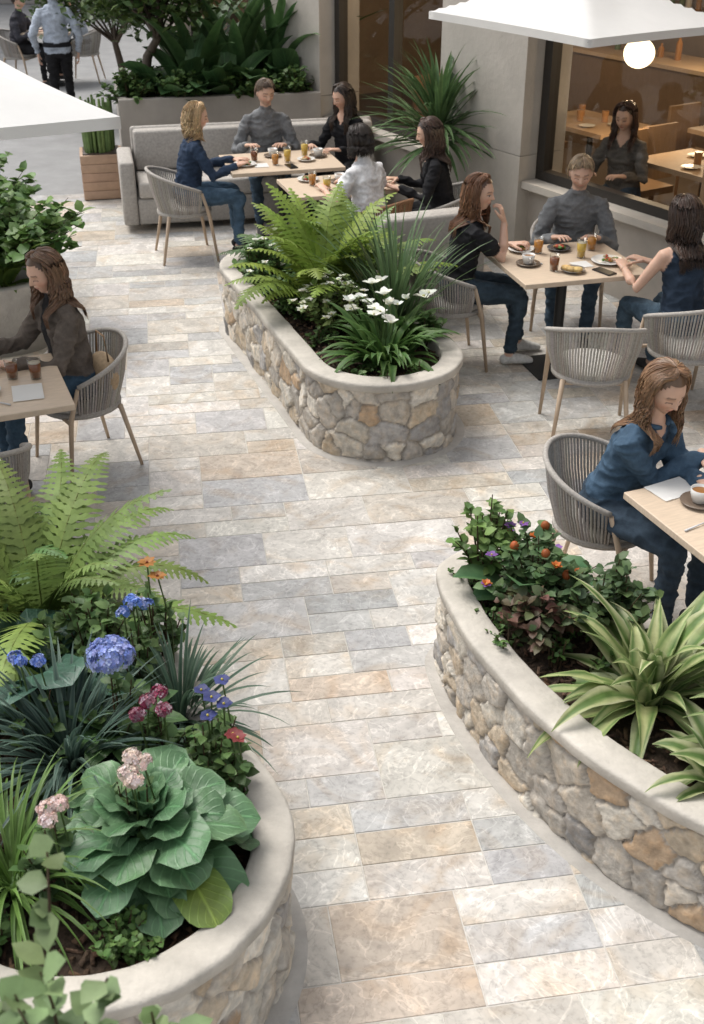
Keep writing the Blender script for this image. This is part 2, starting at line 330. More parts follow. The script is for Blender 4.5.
def planter(name, P, h, seed, capw=.11, cs=.15, ds=.009):
    rg = np.random.default_rng(seed); X, N, L = resample(P, ds); n = len(X); hw = h - .05; nz = int(hw / ds) + 1
    ncx = int(L / cs); ncz = max(3, round(hw / (cs * .68))); pts = []
    for a in range(ncx):
        for b in range(-1, ncz + 1):
            u = rg.random()
            if u < .16: continue
            pts.append(((a + .5 + rg.uniform(-.48, .48) + (.5 if b % 2 else 0)) * L / ncx, (b + .5 + rg.uniform(-.46, .46)) * hw / ncz))
            if u > .84: pts.append(((a + 1.0 + rg.uniform(-.2, .2)) * L / ncx, (b + 1 + rg.uniform(-.2, .2)) * hw / ncz))
    pts = np.array(pts); s = np.arange(n) * L / n; z = np.linspace(-.02, hw, nz); S, Z = np.meshgrid(s, z, indexing='ij')
    S = S.ravel(); Z = Z.ravel(); k = 2 * pi / L
    S2 = S + .007 * np.sin(Z * 60 + 5 * np.sin(S * k * 9)) + .004 * np.sin(Z * 130 + S * k * 60); Z2 = Z + .008 * np.sin(k * round(26 * L / 6) * S) + .004 * np.sin(k * 70 * S + Z * 40)
    dx = S2[:, None] - pts[None, :, 0]; dx = (dx + L / 2) % L - L / 2; dz = (Z2[:, None] - pts[None, :, 1]) * 1.2
    D = dx ** 2 + dz ** 2; i1 = D.argmin(1); r = np.arange(len(S)); d1 = D[r, i1].copy(); D[r, i1] = 9; i2 = D.argmin(1); d2 = D[r, i2]
    ddx = (pts[i1, 0] - pts[i2, 0] + L / 2) % L - L / 2; ddz = (pts[i1, 1] - pts[i2, 1]) * 1.2
    e = (d2 - d1) / (2 * np.sqrt(ddx ** 2 + ddz ** 2) + 1e-6)
    sm = np.clip((e - .003) / .017, 0, 1); sm = np.sqrt(1 - (1 - sm) ** 2)
    off = rg.uniform(-.004, .012, len(pts)); tilt = rg.uniform(-.12, .12, (len(pts), 2))
    dsp = sm * (.015 + off[i1]) + sm * (dx[r, i1] * tilt[i1, 0] + dz[r, i1] * tilt[i1, 1])
    nv = np.array([noise.fractal(V((a * 20, b * 20, seed)), .7, 2., 4) for a, b in zip(S, Z)]); dsp += nv * .003 * (.4 + sm)
    w = np.array([.17, .17, .11, .11, .06, .08, .12, .1, .08, .08]); ci = rg.choice(len(SP), len(pts), p=w / w.sum()); sc = SP[ci] * rg.uniform(.82, 1.12, (len(pts), 1))
    bl = np.clip(nv * 1.1, 0, .5)[:, None]
    colr = sc[i1] * (1 + .14 * nv[:, None]); colr = colr * (1 - bl) + colr * np.array([1.0, .88, .74]) * bl
    mo = (e < .006); colr[mo] = np.array([.44, .40, .35]) * (.9 + .1 * nv[mo, None])
    ii = (np.arange(n)[:, None] * np.ones(nz, int)[None, :]).ravel()
    XY = X[ii] + N[ii] * (dsp[:, None] - .018)
    vs = np.column_stack([XY, Z]); mb = MB(); fs = []
    for i in range(n):
        j = (i + 1) % n
        for q in range(nz - 1): fs.append((i * nz + q, j * nz + q, j * nz + q + 1, i * nz + q + 1))
    mb.add(vs.tolist(), fs, colr.tolist(), 0)
    Xc, Nc, _ = resample(P, .03); nc = len(Xc); inn = Xc - Nc * capw
    prof = [(0.0, -.053), (.014, -.052), (.018, -.046), (.019, -.014), (.016, -.006), (.008, -.0015), (-.004, 0), (-capw + .010, 0), (-capw + .003, -.003), (-capw, -.009), (-capw, -.16)]
    vs = []; cl = []; fs = []
    for i in range(nc):
        for o, zz in prof:
            j = noise.noise(V((Xc[i][0] * 5, Xc[i][1] * 5, o * 20))) * .006 + noise.noise(V((Xc[i][0] * 16, Xc[i][1] * 16, o * 60))) * .004
            vs.append((Xc[i][0] + Nc[i][0] * (o + j), Xc[i][1] + Nc[i][1] * (o + j), h + zz + j * .35)); k2 = .94 + .26 * noise.noise(V((Xc[i][0] * 2.5, Xc[i][1] * 2.5, 3)))
            cl.append((.50 * k2, .465 * k2, .41 * k2))
    m = len(prof)
    for i in range(nc):
        j = (i + 1) % nc
        for q in range(m - 1): fs.append((i * m + q, j * m + q, j * m + q + 1, i * m + q + 1))
    mb.add(vs, fs, cl, 1)
    mb.add([(p[0], p[1], h - .075) for p in inn], [tuple(range(nc))], (.05, .033, .022), 2)
    x0, y0 = inn.min(0); x1, y1 = inn.max(0); rr = random.Random(seed); cnt = 0
    while cnt < 2600:
        x, y = rr.uniform(x0, x1), rr.uniform(y0, y1)
        cnt += 1
        if not inside(inn, x, y): continue
        a = rr.uniform(0, pi); l = rr.uniform(.006, .028); ww = rr.uniform(.003, .009); zt = rr.uniform(-.5, .5); c = jit(rr.choice([(.09, .05, .03), (.06, .035, .022), (.13, .08, .05)]), .4, rr)
        ux, uy = cos(a), sin(a); zz = h - .072 + rr.uniform(0, .016)
        q = [(-l, -ww), (l, -ww * .6), (l * .9, ww), (-l * .8, ww * .8)]
        mb.add([(x + ux * k - uy * g, y + uy * k + ux * g, zz + k * zt + .004) for k, g in q] + [(x + ux * k - uy * g, y + uy * k + ux * g, zz + k * zt - .003) for k, g in q], [(0, 1, 2, 3), (0, 4, 5, 1), (1, 5, 6, 2), (2, 6, 7, 3), (3, 7, 4, 0)], c, 2)
    vs = []
    for i in range(nc): vs += [(Xc[i][0] - Nc[i][0] * .03, Xc[i][1] - Nc[i][1] * .03, .005), (Xc[i][0] + Nc[i][0] * .05, Xc[i][1] + Nc[i][1] * .05, .005), (Xc[i][0] + Nc[i][0] * .054, Xc[i][1] + Nc[i][1] * .054, -.004)]
    fs = []
    for i in range(nc):
        j = (i + 1) % nc; fs += [(3 * i, 3 * i + 1, 3 * j + 1, 3 * j), (3 * i + 1, 3 * i + 2, 3 * j + 2, 3 * j + 1)]
    mb.add(vs, fs, (.42, .395, .36), 1)
    return mb.obj(name, [M_STONE, M_CAP, M_SOIL]), inn
_, IN1 = planter('stone_planter', stadium((-.47, 8.15), (.17, 6.42), .475), .5, 3)
_, IN2 = planter('stone_planter', stadium((-1.5, 3.75), (-.77, 2.5), .575), .5, 5)
KP = [(.375, 3.98), (.40, 4.12), (.52, 4.22), (.70, 4.17), (.92, 3.98), (1.2, 3.66), (1.6, 3.42), (2.1, 3.25), (2.45, 3.0), (2.5, 2.65), (2.25, 2.35), (1.85, 2.28), (1.45, 2.42), (1.1, 2.62), (.84, 2.88), (.63, 3.2), (.46, 3.6)]
kp = catmull(KP)
if sum(kp[i][0] * kp[(i + 1) % len(kp)][1] - kp[(i + 1) % len(kp)][0] * kp[i][1] for i in range(len(kp))) < 0: kp = kp[::-1]
_, IN3 = planter('stone_planter', kp, .48, 9)

# ------------------------------------------------------------------ plants in planters
G1 = (.10, .17, .04); G2 = (.05, .105, .035); G3 = (.16, .24, .05)
def cover(inn, n, z, ls, c, c2, ok, seed):
    rr = random.Random(seed); mb = MB(); x0, y0 = inn.min(0); x1, y1 = inn.max(0); k = 0; t = 0
    while k < n and t < n * 30:
        t += 1; x, y = rr.uniform(x0, x1), rr.uniform(y0, y1)
        if inside(inn, x, y) and ok(x, y): shrub(mb, (x, y, z), .09, rr.uniform(.07, .16), 6, 8, ls, c, c2); k += 1
    mb.obj('ground_cover', [M_LEAF])
mb = MB(); fern(mb, (-.17, 7.35, .45), 36, .88, (.20, .28, .05), (.75, 1.53), droop=1.3, plen=.19); mb.obj('fern', [M_LEAF])
mb = MB(); fern(mb, (-.52, 8.0, .45), 22, .5, (.08, .15, .05), droop=1.6); mb.obj('fern', [M_LEAF])
mb = MB(); fern(mb, (-.0, 7.75, .45), 18, .70, (.14, .22, .05), (.9, 1.5), droop=1.2); mb.obj('fern', [M_LEAF])
mb = MB(); clump(mb, (.27, 7.0, .44), 110, .80, .012, (.08, .14, .06), (.13, .20, .09), (.95, 1.54), .8, spread=.12); mb.obj('iris_clump', [M_LEAF])
mb = MB(); clump(mb, (.2, 6.42, .43), 80, .44, .03, (.05, .12, .03), (.10, .18, .045), (.5, 1.45), 1.9, spread=.13, prof=P_LANCE, nc=2); clump(mb, (.28, 6.7, .43), 44, .42, .028, (.05, .12, .03), (.10, .18, .045), (.6, 1.45), 1.7, spread=.08, prof=P_LANCE, nc=2)
for k in range(17):
    a = R.uniform(0, 6.28); r = R.uniform(.05, .27); c = (.2 + cos(a) * r, 6.58 + sin(a) * r, .76 + R.uniform(-.08, .08)); stem(mb, (.2, 6.5, .45), c)
    petals(mb, c, R.choice([3, 4, 5]), R.uniform(.045, .066), .026, (.78, .79, .72), R.uniform(.2, .9), (.6, .6, .3))
mb.obj('white_lily', [M_LEAF])
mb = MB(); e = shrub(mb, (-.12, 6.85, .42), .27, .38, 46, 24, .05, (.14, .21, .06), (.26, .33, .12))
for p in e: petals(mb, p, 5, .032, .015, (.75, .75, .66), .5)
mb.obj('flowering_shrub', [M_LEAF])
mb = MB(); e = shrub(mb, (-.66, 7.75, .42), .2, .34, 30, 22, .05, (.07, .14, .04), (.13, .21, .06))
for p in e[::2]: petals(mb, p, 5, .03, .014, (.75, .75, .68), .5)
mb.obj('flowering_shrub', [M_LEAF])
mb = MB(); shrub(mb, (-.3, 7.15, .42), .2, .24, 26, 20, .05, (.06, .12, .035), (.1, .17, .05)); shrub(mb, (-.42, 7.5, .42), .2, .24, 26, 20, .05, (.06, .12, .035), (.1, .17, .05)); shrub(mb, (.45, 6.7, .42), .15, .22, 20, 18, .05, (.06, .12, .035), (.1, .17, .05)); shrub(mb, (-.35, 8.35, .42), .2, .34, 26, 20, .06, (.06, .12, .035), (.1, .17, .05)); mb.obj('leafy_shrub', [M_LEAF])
cover(IN1, 50, .42, .035, (.06, .12, .035), (.1, .17, .05), lambda x, y: True, 1)
hc = [(.42, .45, .22), (.38, .42, .19), (.09, .17, .045), (.28, .34, .13)]
hc2 = [(.10, .18, .05), (.12, .20, .055), (.40, .44, .22), (.50, .52, .32)]
hc3 = [(.16, .25, .07), (.40, .44, .22), (.12, .20, .05), (.44, .47, .26)]
for (x, y, n, L, hh) in ((1.06, 3.25, 34, .50, hc), (1.10, 3.3, 30, .52, hc2), (1.42, 3.0, 34, .46, hc3), (1.25, 2.80, 24, .38, hc2)):
    mb = MB(); clump(mb, (x, y, .42), n, L, .040, G1, None, (.25, 1.5), 1.6, P_LANCE, 12, 3, 0, .3, .07, cols=hh, wavy=.16); mb.obj('variegated_hosta', [M_LEAF])
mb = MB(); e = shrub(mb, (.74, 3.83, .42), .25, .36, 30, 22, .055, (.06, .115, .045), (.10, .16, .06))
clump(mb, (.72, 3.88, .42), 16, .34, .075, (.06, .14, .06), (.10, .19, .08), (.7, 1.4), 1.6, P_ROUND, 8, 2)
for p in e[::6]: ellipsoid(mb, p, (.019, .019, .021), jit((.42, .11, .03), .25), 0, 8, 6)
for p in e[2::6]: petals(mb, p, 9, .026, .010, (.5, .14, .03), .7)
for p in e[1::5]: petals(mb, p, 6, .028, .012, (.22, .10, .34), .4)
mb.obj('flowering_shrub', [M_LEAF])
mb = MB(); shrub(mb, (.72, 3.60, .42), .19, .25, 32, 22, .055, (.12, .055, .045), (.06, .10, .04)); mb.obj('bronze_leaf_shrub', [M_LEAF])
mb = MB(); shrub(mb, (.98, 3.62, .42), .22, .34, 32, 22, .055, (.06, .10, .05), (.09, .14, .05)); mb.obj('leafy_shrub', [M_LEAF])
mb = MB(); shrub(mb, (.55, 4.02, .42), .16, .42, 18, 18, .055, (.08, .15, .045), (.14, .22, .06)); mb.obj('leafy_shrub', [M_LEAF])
cover(IN3, 26, .40, .03, (.06, .12, .035), (.1, .17, .05), lambda x, y: y > 3.35 and x < 1.3, 3)
mb = MB()
for ring, (n, L, el, dr) in enumerate(((12, .33, .12, .6), (12, .32, .40, .8), (12, .28, .65, .9), (9, .22, .95, .8), (7, .15, 1.25, .6))):
    for k in range(n):
        az = 2 * pi * (k + ring * .5) / n + R.uniform(-.25, .25)
        leaf(mb, (-.6, 2.47, .55 + ring * .02), az, el + R.uniform(-.18, .18), L * R.uniform(.75, 1.1), L * R.uniform(.25, .33), dr, P_ROUND, (.065, .15, .065), (.12, .22, .11), 12, 4, .10, .18, 0, None, R.uniform(-.35, .35))
leaf(mb, (-.52, 2.42, .52), -1.0, .2, .28, .08, .8, P_ROUND, (.20, .26, .05), (.18, .26, .06), 12, 4, .1, .08)
tube(mb, [(-.6, 2.47, .42), (-.6, 2.47, .62)], .02, 8, (.1, .14, .06))
mb.obj('bergenia_rosette', [M_VEIN])
def onstem(name, pts, fn):
    mb = MB()
    for p in pts: stem(mb, (p[0] + R.uniform(-.03, .03), p[1] + .03, .45), p); fn(mb, p)
    shrub(mb, (pts[0][0], pts[0][1] + .02, .42), .13, max(.12, pts[0][2] - .50), 10, 12, .05, (.05, .1, .03), (.09, .15, .05))
    mb.obj(name, [M_LEAF])
onstem('pink_flower', [(-.63, 2.42, .86), (-.59, 2.45, .87), (-.61, 2.4, .85), (-.62, 2.46, .88)], lambda m, p: flowerhead(m, p, .026, 55, .010, (.74, .60, .53)))
onstem('pink_flower', [(-.83, 2.3, .84), (-.80, 2.31, .85), (-.82, 2.27, .83)], lambda m, p: flowerhead(m, p, .024, 50, .010, (.74, .56, .50)))
onstem('burgundy_flower', [(-.63, 2.78, .82), (-.58, 2.75, .81), (-.60, 2.81, .83), (-.66, 2.74, .80)], lambda m, p: flowerhead(m, p, .024, 60, .011, (.22, .03, .07)))
onstem('blue_hydrangea', [(-.77, 2.93, .88)], lambda m, p: flowerhead(m, p, .070, 330, .012, (.24, .31, .64)))
mb = MB()
for k in range(10): leaf(mb, (-.77, 2.95, .55), k * .63, R.uniform(.3, 1.0), .24, .055, 1.1, P_OV, (.06, .13, .04), (.08, .15, .05), 8, 3, .15, .05)
mb.obj('hydrangea_foliage', [M_VEIN])
onstem('blue_flower', [(-.74, 3.18, .92), (-.70, 3.22, .88), (-.76, 3.14, .9), (-.72, 3.15, .93)], lambda m, p: flowerhead(m, p, .022, 30, .012, (.12, .22, .58)))
onstem('blue_flower', [(-1.05, 2.9, .88), (-1.0, 2.93, .86), (-1.08, 2.95, .86)], lambda m, p: flowerhead(m, p, .020, 26, .012, (.10, .18, .52)))
onstem('pansy', [(-.44, 2.82, .8), (-.41, 2.87, .83), (-.48, 2.88, .78), (-.4, 2.8, .79), (-.45, 2.78, .76)], lambda m, p: petals(m, p, 5, .03, .018, (.04, .05, .17), .3))
onstem('dark_red_flower', [(-.35, 2.70, .74), (-.37, 2.74, .72)], lambda m, p: petals(m, p, 6, .030, .014, (.2, .03, .03), .3))
onstem('orange_flower', [(-.72, 3.4, .93), (-.68, 3.36, .9)], lambda m, p: petals(m, p, 8, .035, .012, (.36, .15, .03), .3, (.2, .05, .02)))
mb = MB(); fern(mb, (-1.22, 3.7, .45), 28, .82, (.19, .265, .07), (.55, 1.4), 1.5, plen=.16); mb.obj('fern', [M_LEAF])
mb = MB(); fern(mb, (-1.5, 3.95, .45), 14, .55, (.09, .17, .05)); mb.obj('fern', [M_LEAF])
mb = MB()
for k in range(10):
    leaf(mb, (-1.13, 3.17, .48), k * .66 + .2, R.uniform(.6, 1.4), .46, .115, 1.6, P_ROUND, (.035, .08, .055), (.05, .11, .075), 12, 4, .12, .12)
mb.obj('elephant_ear', [M_VEIN])
mb = MB(); clump(mb, (-.6, 3.12, .45), 150, .38, .009, (.05, .10, .065), (.12, .18, .12), (.2, 1.45), 1.1, spread=.07); mb.obj('mondo_grass', [M_LEAF])
mb = MB(); clump(mb, (-.93, 2.86, .49), 190, .44, .010, (.05, .095, .075), (.13, .19, .15), (.2, 1.45), 1.0, spread=.08); mb.obj('mondo_grass', [M_LEAF])
mb = MB(); clump(mb, (-1.0, 2.38, .45), 190, .44, .007, (.09, .17, .035), (.14, .24, .06), (.4, 1.45), 1.9, spread=.09); mb.obj('sedge_grass', [M_LEAF])
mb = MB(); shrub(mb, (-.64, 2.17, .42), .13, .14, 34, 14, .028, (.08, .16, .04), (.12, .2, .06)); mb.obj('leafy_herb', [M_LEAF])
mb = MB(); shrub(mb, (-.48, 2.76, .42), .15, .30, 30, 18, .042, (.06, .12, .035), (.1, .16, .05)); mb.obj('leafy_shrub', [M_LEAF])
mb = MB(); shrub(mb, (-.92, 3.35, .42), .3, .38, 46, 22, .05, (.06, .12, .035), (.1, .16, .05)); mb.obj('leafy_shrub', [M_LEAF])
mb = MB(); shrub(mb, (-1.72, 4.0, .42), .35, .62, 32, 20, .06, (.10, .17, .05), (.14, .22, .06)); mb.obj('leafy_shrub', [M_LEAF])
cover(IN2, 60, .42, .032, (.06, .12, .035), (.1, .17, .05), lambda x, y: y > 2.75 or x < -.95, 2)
mb = MB(); lathe(mb, [(0, 0), (.18, 0), (.25, .5), (.27, .52), (.27, .56), (.22, .56), (.2, .48), (0, .48)], (-.62, 1.1, 0), 32, (.3, .28, .26), 1)
tube(mb, [(-.62, 1.1, .45), (-.56, 1.15, .85), (-.52, 1.2, 1.2)], [.02, .016, .012], 6, (.1, .07, .04))
shrub(mb, (-.53, 1.2, 1.10), .34, .56, 17, 11, .066, (.10, .155, .06), (.19, .26, .12)); shrub(mb, (-.36, 1.26, 1.12), .20, .26, 7, 10, .055, (.10, .155, .06), (.19, .26, .12)); mb.obj('potted_shrub', [M_LEAF, M_CAP])

# ------------------------------------------------------------------ furniture
ROPEC = (.37, .345, .315); WOODC = (.46, .35, .25)
def chair(x, y, f, wood=False, sc=.96):
    mb = MB(); am = radians(118)
    def top(a): k = abs(a) / am; return V((.295 * sin(a), -.29 * cos(a) - .02, .80 - .17 * k ** 1.6))
    def bot(a): return V((.235 * sin(a), -.225 * cos(a), .43))
    A = [am * (k / 24 - 1) for k in range(49)]
    rc = ROPEC if not wood else (.24, .13, .07)
    tube(mb, [top(a) for a in A], .015, 8, rc, 0); tube(mb, [bot(a) for a in A], .012, 6, rc, 0)
    lathe(mb, [(.20, .405), (.245, .405), (.245, .43), (.2, .432)], (0, 0, 0), 32, rc, 0)
    n = 62
    for k in range(n + 1):
        a = am * (2 * k / n - 1); p, q = bot(a), top(a); m = p.lerp(q, .5) + V((sin(a), -cos(a), 0)) * .012
        tube(mb, [p, m, q], .0068, 5, jit(rc, .18), 0, False)
    lathe(mb, [(0, .43), (.2, .43), (.228, .437), (.235, .455), (.225, .472), (.19, .48), (0, .478)], (0, 0, 0), 32, (.46, .44, .41), 1)
    for sx in (-1, 1):
        for sy in (-1, 1):
            if sy > 0: tube(mb, [(sx * .262, .12, .62), (sx * .245, .18, .42), (sx * .262, .235, 0)], [.012, .017, .011], 8, WOODC, 2)
            else: tube(mb, [(sx * .19, -.17, .42), (sx * .235, -.255, 0)], [.017, .011], 8, WOODC, 2)
    tube(mb, [(-.245, .18, .40), (.245, .18, .40)], .012, 6, WOODC, 2); tube(mb, [(-.19, -.17, .4), (.19, -.17, .4)], .012, 6, WOODC, 2)
    return mb.obj('rope_chair', [M_ROPE, M_CLOTH, M_WOOD], True, (x, y, 0), atan2(f[1], f[0]) - pi / 2, sc)
def table(x, y, rot, lx, ly):
    mb = MB(); box(mb, -lx / 2, lx / 2, -ly / 2, ly / 2, .718, .75, (.55, .44, .33), 0)
    box(mb, -.2, .2, -.2, .2, .0, .015, (.02, .02, .02), 1); box(mb, -.18, .18, -.18, .18, .70, .716, (.02, .02, .02), 1)
    tube(mb, [(0, 0, .015), (0, 0, .70)], .035, 16, (.02, .02, .02), 1)
    return mb.obj('cafe_table', [M_WOODL, M_PAINT], False, (x, y, 0), radians(rot), bevel=.004)
for c in [(-1.45, 9.9, (.95, .3)), (.72, 9.32, (-1, .05)), (.66, 7.5, (.98, .15)), (1.43, 6.38, (.05, 1)), (2.08, 6.70, (-.3, .95)), (1.60, 8.26, (-.1, -1)), (1.16, 4.60, (.86, -.5), False, .92), (-1.54, 5.96, (-.8, -.6), False, .92), (-1.80, 4.78, (-.3, .95))]: chair(*c)
chair(.18, 8.98, (-.7, .7), True)
table(-.62, 10.2, 15, .98, .72); table(-.1, 9.4, 18, .9, .62); table(1.40, 7.38, 15, .86, .76); table(1.70, 4.02, 22, .86, .82); table(-1.93, 5.28, 22, .95, .72)
def sofa(name, x, y, rot, L, depth, arm=True, bh=.82, col=(.41, .385, .355)):
    mb = MB(); box(mb, 0, L, 0, depth, .06, .30, col); box(mb, .02, L - .02, .0 - .01, depth - .12, .303, .45, (col[0] * 1.1, col[1] * 1.1, col[2] * 1.1))
    n = max(1, int(L / .8))
    for k in range(n): box(mb, .02 + k * (L - .04) / n + .004, .02 + (k + 1) * (L - .04) / n - .004, depth - .17, depth - .02, .455, bh, col)
    box(mb, 0, L, depth - .015, depth + .05, .06, bh + .01, col)
    if arm: box(mb, -.14, -.003, -.01, depth + .05, .06, .64, col)
    return mb.obj(name, [M_CLOTH], True, (x, y, 0), radians(rot), bevel=.025)
sofa('banquette_sofa', -1.98, 10.62, 12, 2.35, .62)
sofa('banquette_sofa', .88, 8.72, 200, .82, .30, False, .80)

def rot2(x, y, ox, oy, a): return (ox + x * cos(a) - y * sin(a), oy + x * sin(a) + y * cos(a))
A12 = radians(12)
mb = MB()
fn = lambda x, y, z: (*rot2(x, y, -2.32, 11.9, A12), z)
BP = (.33, .305, .275)
box(mb, 0, 2.05, 0, .09, 0, .95, BP, 0, fn); box(mb, 0, .09, .092, 1.5, 0, .95, BP, 0, fn); box(mb, .092, 2.05, 1.4, 1.5, 0, .95, BP, 0, fn)
box(mb, .092, 2.05, .092, 1.398, .5, .86, (.05, .035, .025), 1, fn); mb.obj('box_planter', [M_WALL, M_SOIL], False, bevel=.01)
mb = MB()
for (x, y, n, L) in ((.45, .4, 13, .65), (.75, .45, 14, .75), (1.1, .4, 14, .75), (1.5, .5, 13, .7), (1.8, .5, 9, .7)):
    clump(mb, fn(x, y, .8), n, L, .125, (.04, .09, .035), (.07, .14, .05), (.6, 1.5), 1.3, P_ROUND, 9, 2, spread=.1)
mb.obj('elephant_ear', [M_VEIN])
mb = MB()
for x in (.9, 1.3, 1.75):
    clump(mb, fn(x, .95, .85), 24, 1.3, .085, (.045, .10, .035), (.08, .15, .055), (.8, 1.5), 1.1, P_LANCE, 9, 2, spread=.15)
mb.obj('bird_of_paradise', [M_LEAF])
mb = MB()
for (x, y) in ((.12, .25), (.3, 1.0), (.7, 1.2), (1.3, 1.2), (.25, .5), (.6, .15), (1.3, .15), (1.8, .15)): shrub(mb, fn(x, y, .82), .34, .34, 28, 24, .07, (.05, .10, .035), (.11, .18, .05))
mb.obj('hedge_foliage', [M_LEAF])
def tree(name, x, y, z0, h, cr, n=60, ls=.11, c=(.05, .10, .03), c2=(.12, .18, .05), tr=.06):
    mb = MB(); bk = (.13, .10, .075); pts = [V((x + R.uniform(-.05, .05) * k, y + R.uniform(-.05, .05) * k, z0 + h * .62 * k / 5)) for k in range(6)]
    tube(mb, pts, [tr * (1 - .09 * k) for k in range(6)], 8, bk); top = pts[-1]
    for k in range(n):
        a = R.uniform(0, 6.28); e = R.uniform(-.45, 1.4); r = cr * R.uniform(.6, 1.05); s = pts[R.randint(3, 5)]
        t = top + V((cos(a) * cos(e) * r, sin(a) * cos(e) * r, sin(e) * r * .75)); m = s.lerp(t, .5) + V((0, 0, .12))
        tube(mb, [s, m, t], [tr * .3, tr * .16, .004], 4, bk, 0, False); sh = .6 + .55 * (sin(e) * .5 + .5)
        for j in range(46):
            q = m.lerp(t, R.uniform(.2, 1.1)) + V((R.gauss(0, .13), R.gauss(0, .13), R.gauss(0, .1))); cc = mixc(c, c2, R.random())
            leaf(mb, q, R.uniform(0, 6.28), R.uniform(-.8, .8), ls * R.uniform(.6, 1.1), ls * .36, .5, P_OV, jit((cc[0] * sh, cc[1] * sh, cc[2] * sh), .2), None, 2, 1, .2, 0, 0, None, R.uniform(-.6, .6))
    return mb.obj(name, [M_LEAF])
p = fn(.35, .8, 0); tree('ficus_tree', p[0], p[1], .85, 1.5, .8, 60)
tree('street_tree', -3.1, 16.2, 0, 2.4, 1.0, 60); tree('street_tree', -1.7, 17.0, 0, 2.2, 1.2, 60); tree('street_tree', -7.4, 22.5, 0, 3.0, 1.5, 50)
mb = MB(); lathe(mb, [(0, 0), (.17, 0), (.22, .45), (.22, .48), (.19, .48), (.18, .42), (0, .42)], (.74, 10.3, 0), 28, (.28, .26, .24), 1)
tube(mb, [(.74, 10.3, .4), (.75, 10.3, .95)], [.05, .04], 8, (.12, .09, .06))
for k in range(150):
    a = R.uniform(0, 6.28); leaf(mb, (.75, 10.3, .95 + R.uniform(-.1, .1)), a, R.uniform(-.1, 1.5), R.uniform(.6, .9), .024, R.uniform(.4, 1.1), P_STRAP, jit((.06, .11, .045), .2), (.10, .17, .06), 8, 1, .3)
mb.obj('potted_palm', [M_LEAF, M_CAP])
mb = MB()
for k in range(5): box(mb, -.21, .21, -.21, .21, .01 + k * .088, .095 + k * .088, jit((.42, .28, .19), .06), 1)
box(mb, -.18, .18, -.18, .18, .44, .46, (.05, .035, .025), 1)
for k in range(60):
    x, y = R.uniform(-.15, .15), R.uniform(-.15, .15); tube(mb, [(x, y, .45), (x * 1.05, y * 1.05, .74), (x * 1.1, y * 1.1, .78 + R.uniform(.05, .2))], [.018, .019, .012], 7, jit((.15, .23, .08), .2))
mb.obj('planter_with_cactus', [M_LEAF, M_WOODL], True, (-2.56, 11.95, 0), A12, bevel=.004)
mb = MB(); lathe(mb, [(0, 0), (.42, 0), (.46, .48), (.47, .5), (.4, .5), (.39, .42), (0, .42)], (0, 0, 0), 40, (.40, .38, .35), 1)
shrub(mb, (0, 0, .42), .78, .62, 95, 26, .11, (.06, .13, .035), (.12, .2, .05)); clump(mb, (.1, -.1, .42), 30, .5, .05, G1, G3, (.4, 1.3), 1.3, P_LANCE)
mb.obj('round_planter', [M_LEAF, M_CAP], True, (-2.56, 7.95, 0))
mb = MB(); lathe(mb, [(0, 0), (.3, 0), (.34, .4), (.3, .4), (0, .36)], (0, 0, 0), 32, (.40, .38, .35), 1)
shrub(mb, (0, 0, .35), .6, .75, 70, 24, .1, (.07, .14, .04), (.13, .21, .06)); mb.obj('round_planter', [M_LEAF, M_CAP], True, (-3.0, 9.0, 0))

def canopy(name, C, e1, e2, h1, h2, ze, za, pole=True, wall=None):
    mb = MB(); C = V((*C, 0)); e1 = V((*e1, 0)).normalized(); e2 = V((*e2, 0)).normalized(); n = 14; vs = []; fs = []
    for i in range(-n, n + 1):
        for j in range(-n, n + 1):
            a, b = i / n, j / n; m = max(abs(a), abs(b)); dg = abs(abs(a) - abs(b)); sag = -.03 * sin(pi * min(1, m)) * min(1, dg * 2)
            inw = 1 - .035 * max(0, 1 - (min(abs(a), abs(b)) / max(m, .01)) ** 2) * m
            vs.append(C + e1 * a * h1 * inw + e2 * b * h2 * inw + V((0, 0, za + (ze - za) * m + sag)))
    w = 2 * n + 1
    for i in range(2 * n):
        for j in range(2 * n): a = i * w + j; fs.append((a, a + 1, a + w + 1, a + w))
    mb.add(vs, fs, (.72, .715, .70))
    rim = [(i, -n) for i in range(-n, n)] + [(n, j) for j in range(-n, n)] + [(i, n) for i in range(n, -n, -1)] + [(-n, j) for j in range(n, -n, -1)]
    rv = [vs[(i + n) * w + (j + n)] for i, j in rim]; m = len(rv)
    mb.add(rv + [p - V((0, 0, .05)) for p in rv], [(k, (k + 1) % m, m + (k + 1) % m, m + k) for k in range(m)], (.70, .695, .68))
    for sx, sy in ((-1, -1), (1, -1), (1, 1), (-1, 1)):
        P0 = C + e1 * sx * h1 * .99 + e2 * sy * h2 * .99 + V((0, 0, ze)); tube(mb, [P0 - V((0, 0, .02)), C + V((0, 0, za - .03))], .01, 6, (.3, .3, .3), 1)
    if pole:
        tube(mb, [C + V((0, 0, .06)), C + V((0, 0, za))], .03, 12, (.3, .3, .3), 1); lathe(mb, [(0, .07), (.28, .06), (.3, 0)], C, 24, (.25, .25, .25), 1)
    else: tube(mb, [C + V((0, 0, za - .05)), V((*wall, za - .05))], .025, 8, (.3, .3, .3), 1)
    mb.obj(name, [M_CANVAS, M_PAINT], True)
D = V((-.537, .844, 0)).normalized(); Nn = V((.844, .537, 0)).normalized(); O = V((1.5, 9.75, 0))
def F(a, b, z): p = O + D * a + Nn * b; return (p.x, p.y, z)
canopy('patio_umbrella', (-2.66, 5.55), (-.5, .866), (-.866, -.5), 1.22, 1.22, 2.11, 2.55)
canopy('wall_umbrella', (1.52, 8.38), (-.537, .844), (.844, .537), .82, .64, 2.12, 2.42, False, F(-.8, .1, 0)[:2])

